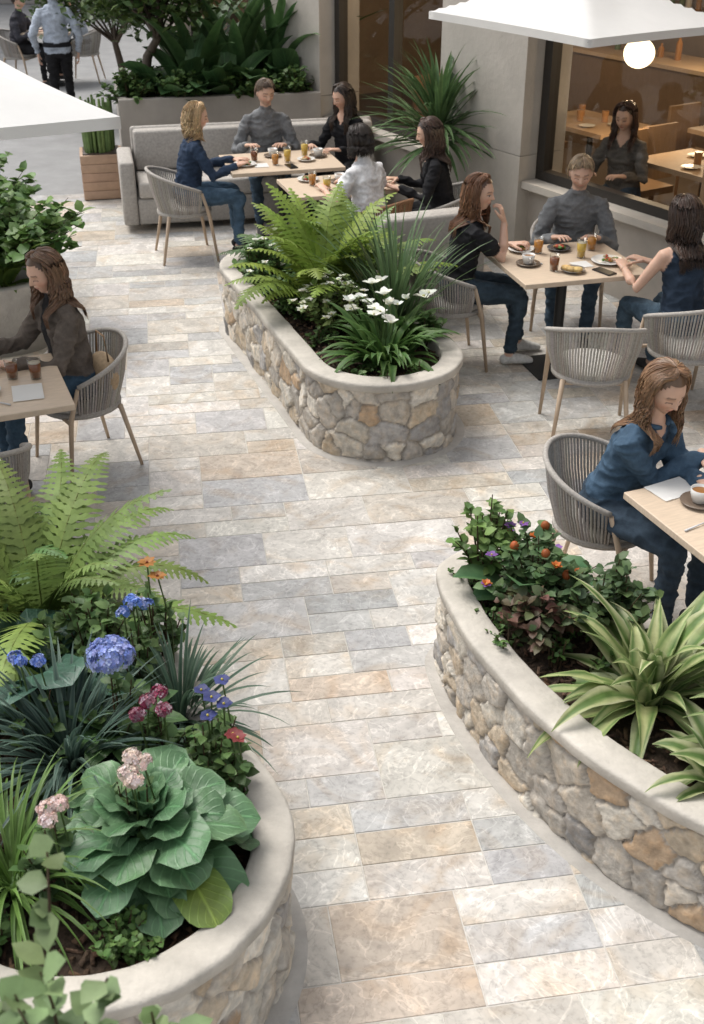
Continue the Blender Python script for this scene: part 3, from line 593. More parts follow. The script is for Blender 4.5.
# ------------------------------------------------------------------ building
mb = MB(); ST = (.45, .41, .36); DKM = (.03, .026, .022)
box(mb, -8, 7, 0, .25, 0, .64, ST, 0, F)
for a0, a1 in ((0, 1.15), (3.2, 4.5), (6.6, 7.2), (-8.6, -8)):
    for z0, z1 in ((0, .9), (.905, 1.9), (1.905, 2.9), (2.905, 4.2)): box(mb, a0 + .004, a1 - .004, -.13, .35, z0, z1, jit(ST, .05), 0, F)
box(mb, -8, 7.2, -.05, .35, 3.35, 5.2, ST, 0, F)
for a0, a1 in ((-8, -.003), (1.153, 3.197), (4.503, 6.597)):
    box(mb, a0, a1, -.10, .27, .642, .70, (.50, .46, .40), 0, F)
    box(mb, a0, a1, .05, .14, .703, .78, DKM, 1, F); box(mb, a0, a1, .05, .14, 3.2, 3.35, DKM, 1, F)
    st = (a1 - a0) / max(1, round((a1 - a0) / 1.35)) if a0 > -1 else 2.66
    for k in range(int(round((a1 - a0) / st)) + 1):
        c = a1 - k * st; c = min(max(c, a0 + .05), a1 - .05); box(mb, c - .045, c + .045, .045, .145, .783, 3.197, DKM, 1, F)
    mb.add([F(a0, .1, .8), F(a1, .1, .8), F(a1, .1, 3.2), F(a0, .1, 3.2)], [(0, 1, 2, 3)], (1, 1, 1), 2)
IW = (.30, .225, .16)
box(mb, -1.62, -1.48, .4, .5, .1, 3.35, (.34, .22, .13), 3, F)
box(mb, -8, 7, .36, 5, .05, .1, (.14, .11, .085), 3, F); box(mb, -8, 7, 4.9, 5, .1, 3.4, IW, 0, F); box(mb, -8, 7, .36, 5, 3.36, 3.45, IW, 0, F)
box(mb, -8, -7.9, .36, 4.9, .1, 3.35, IW, 0, F); box(mb, 6.9, 7, .36, 4.9, .1, 3.35, IW, 0, F)
box(mb, -4, 3.5, 3.2, 3.8, .1, 1.1, (.17, .11, .065), 3, F); box(mb, -4.05, 3.55, 3.15, 3.85, 1.1, 1.14, (.40, .29, .19), 3, F)
for z in (1.45, 1.85, 2.25):
    box(mb, -4, 3.5, 4.55, 4.85, z, z + .03, (.26, .17, .1), 3, F)
for z, b0 in ((1.45, 4.7), (1.85, 4.7), (2.25, 4.7), (1.11, 3.5)):
    a = -3.95
    while a < 3.4:
        if R.random() < .75:
            c = R.choice([(.5, .45, .38), (.25, .12, .04), (.1, .14, .08), (.5, .3, .12), (.08, .05, .04)]); p = F(a, b0, z + .03); hh = R.uniform(.12, .28)
            lathe(mb, [(.035, 0), (.035, hh * .65), (.014, hh * .8), (.014, hh), (0, hh)], p, 8, c, 4)
        a += R.uniform(.1, .22)
for a in (-3, -1.2, .3, 2.2, 3.0):
    p = F(a, 4.85, 0); tube(mb, [(p[0], p[1], 2.55), (p[0], p[1], 3.1)], .03, 8, (1, 1, 1), 5)
LMP = ((-.05, 1.05, 1.62), (-2.2, 1.6, 2.1), (2.6, 1.9, 2.2), (-1.4, 3.0, 2.0), (1.0, 3.1, 2.1))
for (a, b, z) in LMP:
    p = F(a, b, z); ellipsoid(mb, p, (.13, .13, .12), (1, 1, 1), 5, 20, 14); tube(mb, [(p[0], p[1], z + .12), (p[0], p[1], 3.36)], .006, 5, DKM, 1)
for a, b in ((-.9, 1.1), (-2.6, 1.1), (.9, 1.5), (2.4, 1.3), (-.3, 2.4)):
    p = F(a, b, 0); box(mb, a - .5, a + .5, b - .35, b + .35, .82, .86, (.34, .23, .14), 3, F); tube(mb, [(p[0], p[1], .1), (p[0], p[1], .82)], .03, 8, DKM, 1)
    for q in range(5):
        c = F(a + R.uniform(-.4, .4), b + R.uniform(-.25, .25), .862); lathe(mb, [(0, .004), (.05, .004), (.08, .015), (.0, .012)] if q % 2 else [(.03, 0), (.035, .1), (0, .1)], c, 14, (.6, .57, .5) if q % 2 else (.3, .15, .06), 4)
    for s in (-1, 1):
        box(mb, a + s * .7 - .2, a + s * .7 + .2, b - .2, b + .2, .5, .56, (.22, .14, .08), 3, F); box(mb, a + s * .88 - .02, a + s * .88 + .02, b - .2, b + .2, .56, .98, (.22, .14, .08), 3, F)
        for q in (-.17, .17):
            p = F(a + s * .7, b + q, 0); tube(mb, [(p[0], p[1], .1), (p[0], p[1], .5)], .015, 5, (.2, .12, .07), 3)
p = F(1.22, -.04, 0); tube(mb, [(p[0], p[1], 2.0), (p[0], p[1], 2.35)], .02, 8, (1, 1, 1), 5)
BLD = mb.obj('cafe_building', [M_WALL, M_PAINT, M_WIN, M_WOODL, M_CERAM, M_LAMP], False)
for (a, b, z) in LMP:
    l = bpy.data.lights.new('pendant_lamp_light', 'POINT'); l.energy = 34; l.color = (1, .75, .48); l.shadow_soft_size = .13; lo = bpy.data.objects.new('pendant_lamp_light', l); COL.objects.link(lo); lo.location = F(a, b, z - .3); lo.parent = BLD
mb = MB()
box(mb, -22, -1, 29, 33, 0, 9, (.30, .28, .26), 0)
for k in range(9):
    x = -21.2 + k * 2.25; box(mb, x, x + 1.5, 28.93, 28.99, .5, 3.2, (.03, .03, .032), 1); box(mb, x - .08, x + 1.58, 28.9, 28.97, 3.203, 3.35, (.34, .31, .28), 0)
mb.obj('street_building', [M_WALL, M_PAINT], False)

# ------------------------------------------------------------------ people
def remesh(vs, fs, vox, smooth=2):
    me = bpy.data.meshes.new('t'); me.from_pydata([tuple(v) for v in vs], [], fs); ob = bpy.data.objects.new('t', me); scene.collection.objects.link(ob)
    m = ob.modifiers.new('r', 'REMESH'); m.mode = 'VOXEL'; m.voxel_size = vox
    if smooth: s = ob.modifiers.new('s', 'SMOOTH'); s.iterations = smooth; s.factor = .5
    dg = bpy.context.evaluated_depsgraph_get(); dg.update(); ev = ob.evaluated_get(dg); m2 = ev.to_mesh(); n = len(m2.vertices)
    co = np.zeros(n * 3, np.float32); m2.vertices.foreach_get('co', co); no = np.zeros(n * 3, np.float32); m2.vertices.foreach_get('normal', no)
    F2 = [tuple(p.vertices) for p in m2.polygons]; ev.to_mesh_clear(); bpy.data.objects.remove(ob); bpy.data.meshes.remove(me)
    return co.reshape(-1, 3), no.reshape(-1, 3), F2
class Body:
    def __init__(s): s.v = []; s.f = []; s.seg = []
    def loft(s, cs, rx, ry=None, side=None, tags=None, n=14):
        cs = [V(c) for c in cs]; ry = ry or rx; side = V(side) if side else V((1, 0, 0)); tags = [tags] * (len(cs) - 1) if isinstance(tags, str) else tags
        t0 = (cs[1] - cs[0]).normalized(); t1 = (cs[-1] - cs[-2]).normalized()
        P = [cs[0] - t0 * min(rx[0], ry[0]) * .55] + cs + [cs[-1] + t1 * min(rx[-1], ry[-1]) * .55]; X = [rx[0] * .6] + list(rx) + [rx[-1] * .6]; Y = [ry[0] * .6] + list(ry) + [ry[-1] * .6]
        o = len(s.v)
        for i, p in enumerate(P):
            t = (P[min(i + 1, len(P) - 1)] - P[max(i - 1, 0)]).normalized(); sd = (side - t * side.dot(t)).normalized(); u = t.cross(sd)
            for k in range(n): a = 2 * pi * k / n; s.v.append(p + sd * cos(a) * X[i] + u * sin(a) * Y[i])
        for i in range(len(P) - 1):
            for k in range(n): a = o + i * n + k; b = o + i * n + (k + 1) % n; s.f.append((a, b, b + n, a + n))
        s.f.append(tuple(o + k for k in range(n))[::-1]); s.f.append(tuple(o + (len(P) - 1) * n + k for k in range(n)))
        for i in range(len(cs) - 1): s.seg.append((cs[i], cs[i + 1], (rx[i] + ry[i]) / 2, (rx[i + 1] + ry[i + 1]) / 2, tags[i] if tags else 'skin'))
    def ell(s, c, r, tag): s.loft([V(c) - V((0, 0, r[2] * .5)), V(c), V(c) + V((0, 0, r[2] * .5))], [r[0] * .85, r[0], r[0] * .85], [r[1] * .85, r[1], r[1] * .85], tags=tag)
def ik(S, T, l1, l2, pole):
    S = V(S); T = V(T); d = T - S; L = min(d.length, (l1 + l2) * .995); dn = d.normalized(); T = S + dn * L
    a = (l1 * l1 - l2 * l2 + L * L) / (2 * L); h = sqrt(max(0, l1 * l1 - a * a)); pv = V(pole); pv = (pv - dn * pv.dot(dn)).normalized(); return S + dn * a + pv * h, T
def hand(W, f, nrm, side, curl=.45):
    b = Body(); f = V(f).normalized(); nrm = V(nrm); nrm = (nrm - f * nrm.dot(f)).normalized(); lat = f.cross(nrm)
    W = V(W); b.loft([W - f * .03, W, W + f * .03, W + f * .065, W + f * .085], [.024, .026, .036, .040, .036], [.02, .018, .015, .013, .011], lat)
    for q, l in ((-.031, .058), (-.0105, .070), (.0105, .074), (.031, .062)) if side < 0 else ((-.031, .062), (-.0105, .074), (.0105, .07), (.031, .056)):
        p = W + f * .082 + lat * q; d = (f + lat * q * 4.5).normalized(); pts = [p - f * .02]; c = curl * .4
        for k, fr in enumerate((.45, .32, .23)):
            dd = d * cos(c) - nrm * sin(c); pts.append(p.copy()); p = p + dd * l * fr; c += curl
        pts.append(p); b.loft(pts, [.0095, .009, .0085, .0078, .0066], None, lat, n=8)
    ts = -side; p = W + f * .02 + lat * ts * .025; d = (f * .7 + lat * ts * .65 - nrm * .25).normalized(); d2 = (f * .95 + lat * ts * .2 - nrm * .35).normalized()
    b.loft([p, p + d * .035, p + d * .06, p + d * .06 + d2 * .035], [.014, .0115, .010, .0075], None, nrm, n=8)
    return b
def head_geo(skin, M, mb, female=True, closed=True, hi=True):
    nu, nv = (96, 96) if hi else (48, 48); vs = []; cs = []; fs = []
    lip = mixc(skin, (.42, .09, .09), .6 if female else .35); brow = (.07, .04, .025)
    g = lambda x, c, s: math.exp(-((x - c) / s) ** 2)
    for j in range(nv + 1):
        th = pi * j / nv
        for i in range(nu):
            u = 2 * pi * i / nu; ph = u - .55 * sin(u); x, y, z = sin(th) * sin(ph), sin(th) * cos(ph), cos(th); px, py, pz = .073 * x, .095 * y, .115 * z
            if z < 0:
                t = -z; px *= 1 - (.30 if female else .22) * t ** 1.3
                if y < 0: py *= 1 - .45 * t
                else: py *= 1 - .08 * t
            c = skin
            if y > 0:
                py = py * (1 - .06 * g(px, 0, .05))
                ns = max(0, min(1, (.018 - pz) / .04)) if pz > -.024 else math.exp(-((pz + .024) / .006) ** 2)
                py += .022 * ns * math.exp(-(px / (.0075 + .006 * ns)) ** 2)
                for s in (-1, 1):
                    py -= .012 * g(px, s * .031, .017) * g(pz, .006, .011); py += .006 * g(px, s * .031, .011) * g(pz, .004, .007)
                    py += .004 * g(px, s * .03, .022) * g(pz, .026, .008); py += .005 * g(px, s * .042, .018) * g(pz, -.028, .018)
                    ax = abs(px - s * .031); bz = .028 - 8 * (abs(px) - .028) ** 2
                    c = mixc(c, (skin[0] * .75, skin[1] * .62, skin[2] * .57), .4 * g(px, s * .031, .014) * g(pz, .012, .009))
                    if ax < .018 and abs(pz - bz) < .0038: c = mixc(skin, brow, .65)
                    if ax < .011 and -.002 < pz < .0075 and not closed: c = (.5, .47, .45) if ax > .0055 else (.04, .025, .018)
                    if ax < .015 and abs(pz - ((.000 if closed else .008) - 12 * ax ** 2)) < .0024: c = mixc(skin, (.03, .02, .015), .8)
                    c = mixc(c, (skin[0] * 1.04, skin[1] * .74, skin[2] * .70), .5 * g(px, s * .044, .018) * g(pz, -.028, .018))
                py += .007 * g(px, 0, .02) * g(pz, -.052, .009); py -= .005 * g(px, 0, .02) * g(pz, -.0525, .002); py += .010 * g(px, 0, .022) * g(pz, -.092, .016)
                if abs(px) < .023 and abs(pz + .0525) < .0085 * (1 - (px / .024) ** 2): c = lip
                if abs(px) < .021 and abs(pz + .0525) < .0016: c = mixc(lip, (.05, .02, .02), .6)
                if abs(abs(px) - .008) < .003 and abs(pz + .030) < .0025: c = mixc(skin, (.08, .03, .02), .6)
                if not female: c = mixc(c, (.16, .11, .08), .30 * max(0, min(1, (-.03 - pz) / .02)) * (1 - g(px, 0, .015) * g(pz, -.0525, .007)))
            vs.append(M @ V((px, py, pz))); cs.append(c)
    for j in range(nv):
        for i in range(nu):
            a = j * nu + i; b = j * nu + (i + 1) % nu; fs.append((a, b, b + nu, a + nu))
    mb.add(vs, fs, cs, 1)
    for s in (-1, 1): ellipsoid(mb, M @ V((s * .073, -.008, -.006)), (.009, .016, .028), skin, 1, 8, 6, M.to_3x3())
def hair_geo(mb, M, kind, col, length, B, n=300, wav=1., side_front=.5, thick=1.):
    nu, nv = 40, 26; vs = []; fs = []; ok = []
    for j in range(nv + 1):
        th = pi * j / nv
        for i in range(nu):
            ph = 2 * pi * i / nu; x, y, z = sin(th) * sin(ph), sin(th) * cos(ph), cos(th)
            vs.append(M @ V((.0785 * x, .1 * y - .003, .12 * z + .001))); a = abs((ph + pi) % (2 * pi) - pi)
            lim = .64 if a < .7 else (.64 - (a - .7) / .75 * .55 if a < 1.45 else (.09 - (a - 1.45) * .8)); lim = max(lim, -.62)
            ok.append(z > lim - .02)
    for j in range(nv):
        for i in range(nu):
            q = (j * nu + i, j * nu + (i + 1) % nu, (j + 1) * nu + (i + 1) % nu, (j + 1) * nu + i)
            if all(ok[k] for k in q): fs.append(q)
    mb.add(vs, fs, mixc(col, (0, 0, 0), .35), 2)
    neck, ty, rx, ry, zt = B; gph = R.uniform(0, 6)
    for k in range(n):
        ph0 = R.uniform(-pi, pi); sg = 1 if ph0 > 0 else -1; a = abs(ph0); th0 = R.uniform(.03, .9 if a > 1.2 else .5); off = R.uniform(.002, .026) if kind == 'long' else R.uniform(.002, .016); cc = jit(col, .32); pts = []
        if R.random() < .18: cc = tuple(v * 1.5 for v in cc)
        am = 1.36 + R.uniform(-.12, .4); wob = R.uniform(-.06, .06)
        if kind == 'short': the = (.93 if a < .7 else 1.2 if a < 1.6 else 1.9) * R.uniform(.85, 1.06)
        else: the = 1.7
        th0 = min(th0, the - .3)
        for i in range(8):
            t = th0 + (the - th0) * i / 7
            if kind == 'short': a2 = a + (.25 + wob * 4) * i / 7
            else: u = max(0, min(1, (t - .2) / .75)); u = u * u * (3 - 2 * u); a2 = a + (max(a, am) - a) * u + wob * sin(i)
            o = off * min(1, .3 + i / 4); x, y, z = sin(t) * sin(a2) * sg, sin(t) * cos(a2), cos(t)
            pts.append(M @ V(((.0785 + o) * x, (.1 + o) * y - .003, (.120 + o) * z)))
        if kind == 'long':
            p = pts[-1].copy(); d = (pts[-1] - pts[-2]).normalized() * .5 + V((0, 0, -.6)); Ls = length * R.uniform(.55, 1.08); m = 12; ph = gph + a * 3.2 * sg + R.gauss(0, .45); fr = 1 if a < 1.75 and R.random() < side_front * 1.6 else -1
            fq = R.uniform(.85, 1.1)
            for i in range(m):
                d = (d * .7 + V((0, 0, -.42))).normalized(); p = p + d * Ls / m; wv = .012 * wav * sin(i * fq + ph) * min(1, i / 3); q = p + V((wv, wv * .6 + .006 * wav * cos(i * fq + ph), 0))
                if q.z < zt + .03:
                    fx = q.x - neck.x; yc = ty(q.z); e = rx + .02
                    if abs(fx) < e:
                        yl = ry * sqrt(1 - (fx / e) ** 2) + .022 + off * .5; dp = min(1, (zt + .03 - q.z) / .06)
                        if fr > 0: q.y = q.y + (max(q.y, yc + yl) - q.y) * dp
                        else: q.y = q.y + (min(q.y, yc - yl) - q.y) * dp
                pts.append(q)
            rad = [v * thick for v in [.0026, .0032, .0036, .004, .004, .004, .004, .004] + [.0042] * 6 + [.004, .0038, .0034, .0028, .002, .0008]]
        else: rad = [.002, .003, .0034, .0034, .0032, .0028, .002, .0008]
        tube(mb, pts, rad, 3, cc, 2, False)
SK = (.60, .385, .285)
def person(x, y, f, top, pants, shoes=(.05, .05, .05), skin=SK, hair=('long', (.1, .05, .03), .25), lean=.12, sleeve='long', hl=None, hr=None, fl=None, fr=None, nl=(0, 0, 1), nr=(0, 0, 1),
           hyaw=0, hpitch=.25, fem=True, feet=((-.10, .46), (.10, .42)), sc=.98, pose='sit', wav=1, n=800, loose=.008, curl=.45, vox=.009, name='seated_woman', closed=True, sf=.5, z=0., collar=None, hi=True, inner=None, thick=1.):
    b = Body(); sx = 1 if fem else 1.1; P = V((0, 0, .555)); L = V((0, sin(lean), cos(lean))); sit = pose == 'sit'
    if not sit: P = V((0, 0, .93))
    lo = loose
    fx = [.148, .165, .135, .128, .143, .150, .105, .055]; fy = [.10, .12, .105, .10, .104, .082, .062, .05]
    b.loft([P - L * .06, P, P + L * .12, P + L * .24, P + L * .34, P + L * .41, P + L * .465, P + L * .50], [v * sx + lo for v in fx], [v * sx + lo * .7 for v in fy], (1, 0, 0), ['pants', 'top', 'top', 'top', 'top', 'top', 'top'], 20)
    if fem:
        for s in (-1, 1): b.ell(P + L * .315 + V((s * .068, .07, 0)), (.055, .048, .055), 'top')
    hc = P + L * .50 + V((0, .04, .142 if fem else .15)); nk = P + L * .46
    b.loft([nk, nk.lerp(hc, .45), hc + V((0, -.01, -.03))], [.052 * sx, .047 * sx, .046 * sx], None, (1, 0, 0), 'skin')
    hands = []
    for s, hx, fd, nr_ in ((-1, hl, fl, nl), (1, hr, fr, nr)):
        S = P + L * .415 + V((s * .148 * sx, 0, 0)); T = V(hx) if hx else (V((s * .16, .38, .785)) if sit else V((s * .25, .08, .85)))
        E, T = ik(S, T, .275 * sx, .245 * sx, (s * .55, -.35, -1)); al = lo + .004
        S0 = S - V((s * .05, 0, -.012))
        if sleeve == 'long':
            b.loft([S0, S, S.lerp(E, .35), S.lerp(E, .7), E, E.lerp(T, .5), E.lerp(T, .93)], [.045, .046 * sx + lo * .6, .045 * sx + al, .041 * sx + al, .038 * sx + al, .034 + al, .027 + al], None, (0, 1, 0), 'top')
            b.loft([E.lerp(T, .8), T], [.024, .022], None, (0, 1, 0), 'skin')
        elif sleeve == 'short':
            b.loft([S0, S, S.lerp(E, .35), S.lerp(E, .58)], [.045, .047 * sx + lo * .6, .048 * sx + al, .050 * sx + al], None, (0, 1, 0), 'top')
            b.loft([S.lerp(E, .4), E, E.lerp(T, .35), T], [.04 * sx, .034 * sx, .036 * sx, .022], None, (0, 1, 0), 'skin')
        else:
            b.loft([S0, S, S.lerp(E, .5), E, E.lerp(T, .35), T], [.04, .045, .038, .032, .034, .021], None, (0, 1, 0), 'skin')
        fd = V(fd) if fd else ((T - E).normalized() + V((-s * .25, .2, -.05)))
        if not sit and not hx: fd = V((0, .1, -1)); nr_ = (s, 0, 0)
        hb = hand(T + (T - E).normalized() * .005, fd, nr_, s, curl)
        co, no, ff = remesh(hb.v, hb.f, .0038, 1); hands.append((co, ff))
    for k, s in enumerate((-1, 1)):
        H = P + V((s * .083, .01, -.01)); fxx, fyy = feet[k]
        if sit: A = V((fxx * 1.1, fyy, .095)); K, A = ik(H, A, .43, .43, (s * .15, .6, 1))
        else: A = V((fxx, fyy, .095)); K, A = ik(H, A, .43, .42, (0, 1, 0))
        b.loft([H, H.lerp(K, .3), H.lerp(K, .7), K], [.088, .086, .07, .058], None, (1, 0, 0), 'pants')
        b.loft([K, K.lerp(A, .3), K.lerp(A, .7), K.lerp(A, .93)], [.058, .057, .05, .046], None, (1, 0, 0), 'pants')
        b.loft([K.lerp(A, .85), A + V((0, 0, -.02))], [.034, .034], None, (1, 0, 0), 'skin')
        b.loft([A + V((0, -.045, -.055)), A + V((0, .02, -.042)), A + V((0, .09, -.055)), A + V((0, .165, -.068))], [.034, .038, .043, .034], [.036, .045, .034, .022], (1, 0, 0), 'shoe')
    co, no, ff = remesh(b.v, b.f, vox, 6)
    A_ = np.array([s[0] for s in b.seg]); B_ = np.array([s[1] for s in b.seg]); r0 = np.array([s[2] for s in b.seg]); r1 = np.array([s[3] for s in b.seg]); AB = B_ - A_
    t = np.clip(((co[:, None] - A_[None]) * AB[None]).sum(2) / (AB ** 2).sum(1)[None], 0, 1); d = np.linalg.norm(co[:, None] - (A_[None] + t[..., None] * AB[None]), axis=2) - (r0[None] * (1 - t) + r1[None] * t)
    ix = d.argmin(1); tg = [b.seg[i][4] for i in ix]
    cm = {'skin': skin, 'top': top, 'pants': pants, 'shoe': shoes, 'inner': inner or top}; ph = R.uniform(0, 50)
    if inner:
        for i, (p, g) in enumerate(zip(co, tg)):
            if g == 'top' and p[2] > P.z + .05 and p[1] > P.y + (p[2] - P.z) * math.tan(lean) + .03 and abs(p[0]) < .035 + .05 * max(0, (p[2] - P.z - .2)): tg[i] = 'inner'
    else:
        for i, (p, g) in enumerate(zip(co, tg)):
            vz = (P + L * .40).z + abs(p[0]) * 1.3
            if g == 'top' and fem and p[2] > vz and abs(p[0]) < .07 and p[1] > P.y + (p[2] - P.z) * math.tan(lean): tg[i] = 'skin'
    nz = []
    for p, g in zip(co, tg):
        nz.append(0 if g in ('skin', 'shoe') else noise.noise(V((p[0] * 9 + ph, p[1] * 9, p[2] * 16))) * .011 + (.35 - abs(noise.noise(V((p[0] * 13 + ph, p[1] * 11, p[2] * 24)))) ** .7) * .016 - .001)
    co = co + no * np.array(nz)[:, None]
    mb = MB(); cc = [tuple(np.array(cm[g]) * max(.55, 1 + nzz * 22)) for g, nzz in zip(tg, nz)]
    msk = [1 if g == 'skin' else 0 for g in tg]
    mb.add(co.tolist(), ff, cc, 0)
    for i, q in enumerate(ff):
        if sum(msk[k] for k in q) >= 2: mb.m[i] = 1
    if collar:
        pc = P + L * .485; pts = []
        for k in range(17): a = radians(-160 + 320 * k / 16) - pi / 2; pts.append(pc + V((.072 * cos(a) * sx, .062 * sin(a) + .008, -.03 * abs(sin((a + pi / 2) / 2)) ** 3 + .018)))
        tube(mb, pts, [.009] + [.013] * 15 + [.009], 8, collar, 0)
    for hco, hf in hands: mb.add(hco.tolist(), hf, skin, 1)
    Mh = Matrix.Translation(hc) @ Matrix.Rotation(hyaw, 4, 'Z') @ Matrix.Rotation(-hpitch, 4, 'X')
    head_geo(skin, Mh, mb, fem, closed, hi)
    ty = lambda zz: P.y + (zz - P.z) * math.tan(lean)
    hair_geo(mb, Mh, hair[0], hair[1], hair[2], (P + L * .5, ty, .165 * sx, .100, (P + L * .46).z), n, wav, sf, thick)
    return mb.obj(name, [M_CLOTH, M_SKIN, M_HAIR], True, (x, y, z), atan2(f[1], f[0]) - pi / 2, sc)
NAVY = (.03, .048, .085); JEAN = (.055, .085, .12); BLK = (.018, .018, .02); GRY = (.17, .175, .18); DEN = (.055, .095, .145)
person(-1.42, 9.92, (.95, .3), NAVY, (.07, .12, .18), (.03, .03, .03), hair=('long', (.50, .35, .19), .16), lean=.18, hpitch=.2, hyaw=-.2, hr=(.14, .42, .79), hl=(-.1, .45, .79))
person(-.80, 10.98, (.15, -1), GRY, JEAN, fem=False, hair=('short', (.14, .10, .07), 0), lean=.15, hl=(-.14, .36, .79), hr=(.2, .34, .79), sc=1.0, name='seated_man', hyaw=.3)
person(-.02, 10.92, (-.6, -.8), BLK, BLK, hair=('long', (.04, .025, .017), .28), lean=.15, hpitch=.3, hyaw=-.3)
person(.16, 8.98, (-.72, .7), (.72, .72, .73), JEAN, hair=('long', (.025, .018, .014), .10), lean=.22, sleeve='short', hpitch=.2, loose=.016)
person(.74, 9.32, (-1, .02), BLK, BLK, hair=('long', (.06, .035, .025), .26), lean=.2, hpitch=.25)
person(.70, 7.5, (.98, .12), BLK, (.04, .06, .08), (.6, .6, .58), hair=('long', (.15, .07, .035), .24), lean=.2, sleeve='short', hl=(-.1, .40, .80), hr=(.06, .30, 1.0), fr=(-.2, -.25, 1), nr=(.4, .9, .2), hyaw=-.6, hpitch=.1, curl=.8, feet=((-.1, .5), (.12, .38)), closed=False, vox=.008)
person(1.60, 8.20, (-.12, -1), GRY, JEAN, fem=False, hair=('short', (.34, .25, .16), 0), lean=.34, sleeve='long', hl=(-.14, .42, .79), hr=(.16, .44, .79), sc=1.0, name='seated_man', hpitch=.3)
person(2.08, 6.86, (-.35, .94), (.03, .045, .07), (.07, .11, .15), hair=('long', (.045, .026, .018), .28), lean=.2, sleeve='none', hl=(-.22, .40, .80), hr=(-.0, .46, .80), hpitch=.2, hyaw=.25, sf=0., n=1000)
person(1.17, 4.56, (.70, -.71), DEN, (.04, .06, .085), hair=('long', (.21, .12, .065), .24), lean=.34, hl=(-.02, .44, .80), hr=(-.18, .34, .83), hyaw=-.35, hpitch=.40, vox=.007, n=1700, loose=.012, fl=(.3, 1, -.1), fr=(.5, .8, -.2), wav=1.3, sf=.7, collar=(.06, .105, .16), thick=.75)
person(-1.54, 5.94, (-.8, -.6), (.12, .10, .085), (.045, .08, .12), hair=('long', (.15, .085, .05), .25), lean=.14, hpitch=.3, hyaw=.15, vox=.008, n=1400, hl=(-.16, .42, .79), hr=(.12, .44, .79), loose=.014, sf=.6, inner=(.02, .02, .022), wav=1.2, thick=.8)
person(2.28, 9.75, (-.6, -.8), (.12, .11, .10), JEAN, hair=('long', (.06, .03, .02), .25), n=160, z=.05, hi=False)
for (x, y, f, c, hcx) in ((-5.0, 18.4, (.9, -.2), (.05, .05, .06), (.05, .03, .02)), (-6.4, 18.6, (1, 0), (.3, .3, .32), (.08, .05, .03)), (-4.1, 18.7, (-1, 0), (.4, .44, .5), (.03, .02, .015))):
    person(x, y, f, c, BLK, hair=('short', hcx, 0), n=160, vox=.012, fem=False, name='seated_man', hi=False); chair(x, y, f)
table(-4.55, 18.5, 0, .7, .7); table(-5.75, 18.6, 0, .7, .7)
person(-3.75, 15.6, (-.2, 1), (.42, .47, .55), BLK, pose='stand', fem=False, hair=('short', (.03, .02, .015), 0), n=200, vox=.012, name='standing_man', lean=.03, feet=((-.1, -.1), (.1, .12)), sc=1.0, hi=False)

# ------------------------------------------------------------------ table props
def T(p, z=.7515): return (p[0], p[1], z)
def glass(x, y, col, h=.11, r=.034):
    mb = MB(); lathe(mb, [(0, .001), (r * .8, .001), (r, h), (r * .95, h), (r * .76, .008), (0, .008)], (0, 0, 0), 24, (1, 1, 1), 0); lathe(mb, [(0, .009), (r * .76, .01), (r * .91, h * .78), (0, h * .78)], (0, 0, 0), 24, col, 1)
    if R.random() < .4: lathe(mb, [(0, h * .80), (r * .9, h * .8), (r * .9, h * .785)], (0, 0, 0), 24, (.75, .68, .55), 1)
    mb.obj('drink_glass', [M_GLASS, M_LIQ], True, T((x, y)))
def cup(x, y, c=(.7, .69, .66), s=(.16, .12, .09)):
    mb = MB(); lathe(mb, [(0, .003), (.05, .003), (.08, .014), (.078, .017), (.045, .008), (0, .008)], (0, 0, 0), 28, s, 0)
    lathe(mb, [(.022, .009), (.03, .012), (.041, .045), (.043, .07), (.040, .07), (.036, .04), (0, .035)], (0, 0, 0), 24, c, 0); lathe(mb, [(0, .058), (.039, .058)], (0, 0, 0), 24, (.42, .2, .07), 1)
    tube(mb, [(.042, 0, .06), (.062, 0, .055), (.062, 0, .035), (.038, 0, .028)], .0045, 6, c, 0); mb.obj('coffee_cup', [M_CERAM, M_LIQ], True, T((x, y)), R.random() * 6)
def plate(x, y, food=None, r=.11, c=(.68, .67, .64)):
    mb = MB(); lathe(mb, [(0, .004), (r * .6, .004), (r, .018), (r * .98, .021), (r * .62, .009), (0, .009)], (0, 0, 0), 32, c, 0)
    if food == 'cakes':
        for k in range(3): lathe(mb, [(.0, .01), (.028, .01), (.033, .03), (.03, .037), (0, .04)], (R.uniform(-.05, .05), R.uniform(-.04, .04), 0), 14, jit((.6, .4, .16), .2), 1)
    elif food:
        for k in range(26):
            a = R.uniform(0, 6.28); q = R.uniform(0, r * .5); ellipsoid(mb, (cos(a) * q, sin(a) * q, .015 + R.uniform(0, .015)), (R.uniform(.008, .02), R.uniform(.008, .02), .009), jit(R.choice([(.45, .25, .08), (.1, .2, .04), (.5, .4, .25), (.35, .06, .03)]), .3), 1, 7, 5)
    mb.obj('plate', [M_CERAM, M_FOOD], True, T((x, y)))
def paper(x, y, rot, w=.16, h=.22, c=(.75, .75, .73), nm_='paper_menu'):
    mb = MB(); n = 6; vs = [(w * (i / n - .5), h * (j / n - .5), .001 + .002 * (1 + noise.noise(V((i, j, x))))) for j in range(n + 1) for i in range(n + 1)]
    mb.add(vs, [(j * 7 + i, j * 7 + i + 1, j * 7 + i + 8, j * 7 + i + 7) for j in range(n) for i in range(n)], c); mb.obj(nm_, [M_CANVAS], True, T((x, y)), rot)
def phone(x, y, rot):
    mb = MB(); box(mb, -.036, .036, -.075, .075, 0, .009, (.02, .02, .022), 0); box(mb, -.033, .033, -.071, .071, .0092, .0096, (.008, .008, .01), 0); mb.obj('phone', [M_CERAM], False, T((x, y)), rot, bevel=.002)
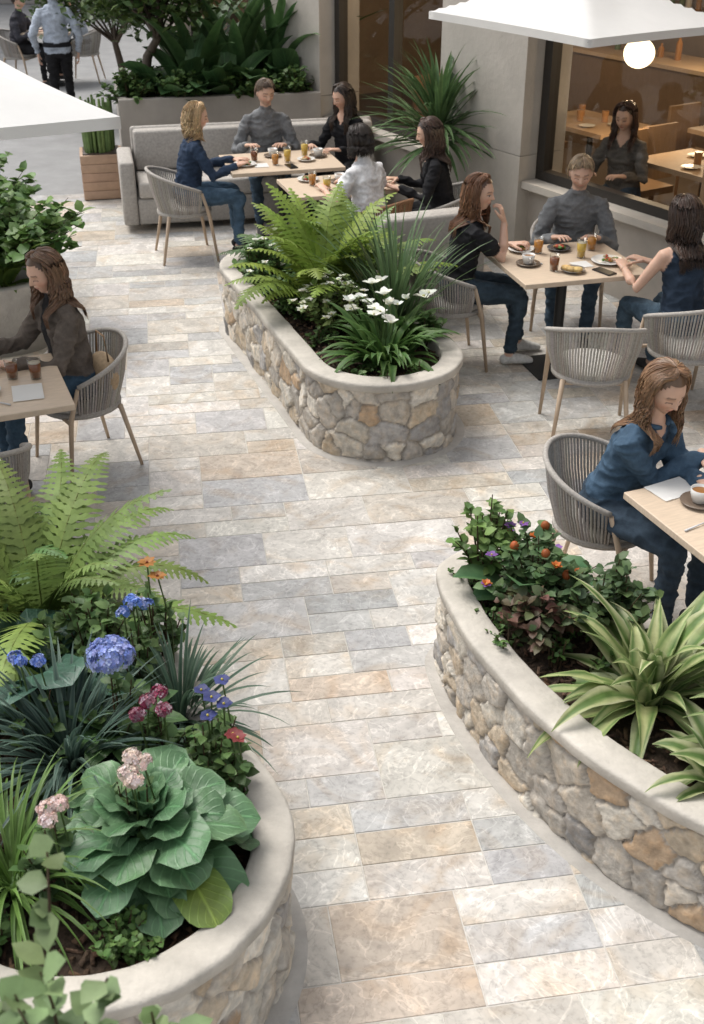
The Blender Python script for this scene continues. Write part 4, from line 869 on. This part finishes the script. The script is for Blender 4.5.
def fork(x, y, rot):
    mb = MB(); tube(mb, [(0, -.09, .004), (0, 0, .007), (0, .04, .004)], [.005, .003, .004], 6, (.55, .55, .55))
    for k in (-1, 0, 1): tube(mb, [(0, .04, .004), (k * .007, .055, .004), (k * .007, .09, .009)], .0016, 4, (.55, .55, .55))
    mb.obj('fork', [M_PAINT], True, T((x, y)), rot)
AMB = (.6, .27, .05); BRN = (.26, .09, .035); YEL = (.75, .52, .1)
glass(1.25, 7.55, AMB); glass(1.30, 7.18, BRN); glass(1.52, 7.45, YEL, .13); glass(1.62, 7.62, AMB); plate(1.42, 7.16, 'cakes', .08, (.2, .18, .16)); plate(1.68, 7.35, 'food', .11); plate(1.14, 7.6, 'food', .09); cup(1.15, 7.3); plate(1.4, 7.62, 'food', .08, (.08, .08, .08)); phone(1.62, 7.15, .6); paper(1.5, 7.3, .3, .12, .12, nm_='napkin'); fork(1.2, 7.38, .5)
glass(-.85, 10.18, BRN); glass(-.66, 10.05, AMB); glass(-.56, 10.15, YEL, .13); glass(-.42, 10.38, YEL, .13); plate(-.92, 10.02, 'food', .1); plate(-.4, 10.2, 'food', .08); cup(-.7, 10.35); cup(-.3, 10.35); phone(-.52, 9.98, .4); paper(-.78, 10.02, .2, .12, .14, nm_='napkin')
glass(-.32, 9.35, AMB); cup(-.1, 9.45); plate(-.36, 9.5, 'food', .09); glass(-.2, 9.22, YEL)
cup(1.44, 4.14, (.68, .67, .64)); glass(1.75, 4.25, AMB); paper(1.36, 4.26, .5, .2, .14, nm_='napkin'); plate(1.65, 3.98, 'food', .1); fork(1.40, 3.96, -1.0); phone(1.58, 3.82, -.9)
glass(-1.62, 5.44, BRN); glass(-1.74, 5.44, BRN, .1); glass(-1.95, 5.3, AMB); paper(-1.62, 5.26, .3, .15, .2, nm_='napkin'); plate(-1.85, 5.25, 'food', .1); cup(-2.05, 5.45); fork(-1.75, 5.14, 1.2); phone(-2.0, 5.12, .3)
mb = MB(); ellipsoid(mb, (0, 0, .13), (.07, .13, .12), (.42, .31, .2), 0, 18, 12); tube(mb, [(0, -.08, .22), (0, -.05, .36), (0, .05, .36), (0, .08, .22)], .006, 6, (.3, .2, .12)); mb.obj('handbag', [M_CLOTH], True, (-1.38, 5.92, .45), .6)

# ------------------------------------------------------------------ light & camera
w = bpy.data.worlds.new('World'); scene.world = w; w.use_nodes = True; nt = w.node_tree; bg = nt.nodes['Background']
sky = nt.nodes.new('ShaderNodeTexSky'); sky.sky_type = 'NISHITA'; sky.sun_disc = False; sky.sun_elevation = radians(60); sky.sun_rotation = radians(-50); sky.dust_density = 4; sky.air_density = 1.
hs = nt.nodes.new('ShaderNodeHueSaturation'); hs.inputs['Saturation'].default_value = .2; hs.inputs['Value'].default_value = 1.55; nt.links.new(sky.outputs[0], hs.inputs['Color']); nt.links.new(hs.outputs[0], bg.inputs[0]); bg.inputs[1].default_value = .15
sun = bpy.data.lights.new('sun', 'SUN'); sun.energy = 2.0; sun.angle = radians(30); sun.color = (1, .945, .87); so = bpy.data.objects.new('sun', sun); COL.objects.link(so)
el, az = radians(60), radians(-50); dv = V((sin(az) * cos(el), cos(az) * cos(el), sin(el))); so.rotation_euler = dv.to_track_quat('Z', 'Y').to_euler()
cam = bpy.data.cameras.new('camera'); co_ = bpy.data.objects.new('camera', cam); COL.objects.link(co_); co_.location = (0, 0, 3.1); co_.rotation_euler = (radians(60), 0, 0)
cam.sensor_fit = 'VERTICAL'; cam.sensor_height = 24; cam.lens = 26.88; cam.clip_end = 500; cam.clip_start = .05; cam.dof.use_dof = True; cam.dof.focus_distance = 5.0; cam.dof.aperture_fstop = 3.5
scene.camera = co_; scene.view_settings.view_transform = 'Standard'; scene.view_settings.look = 'None'; scene.view_settings.exposure = 0
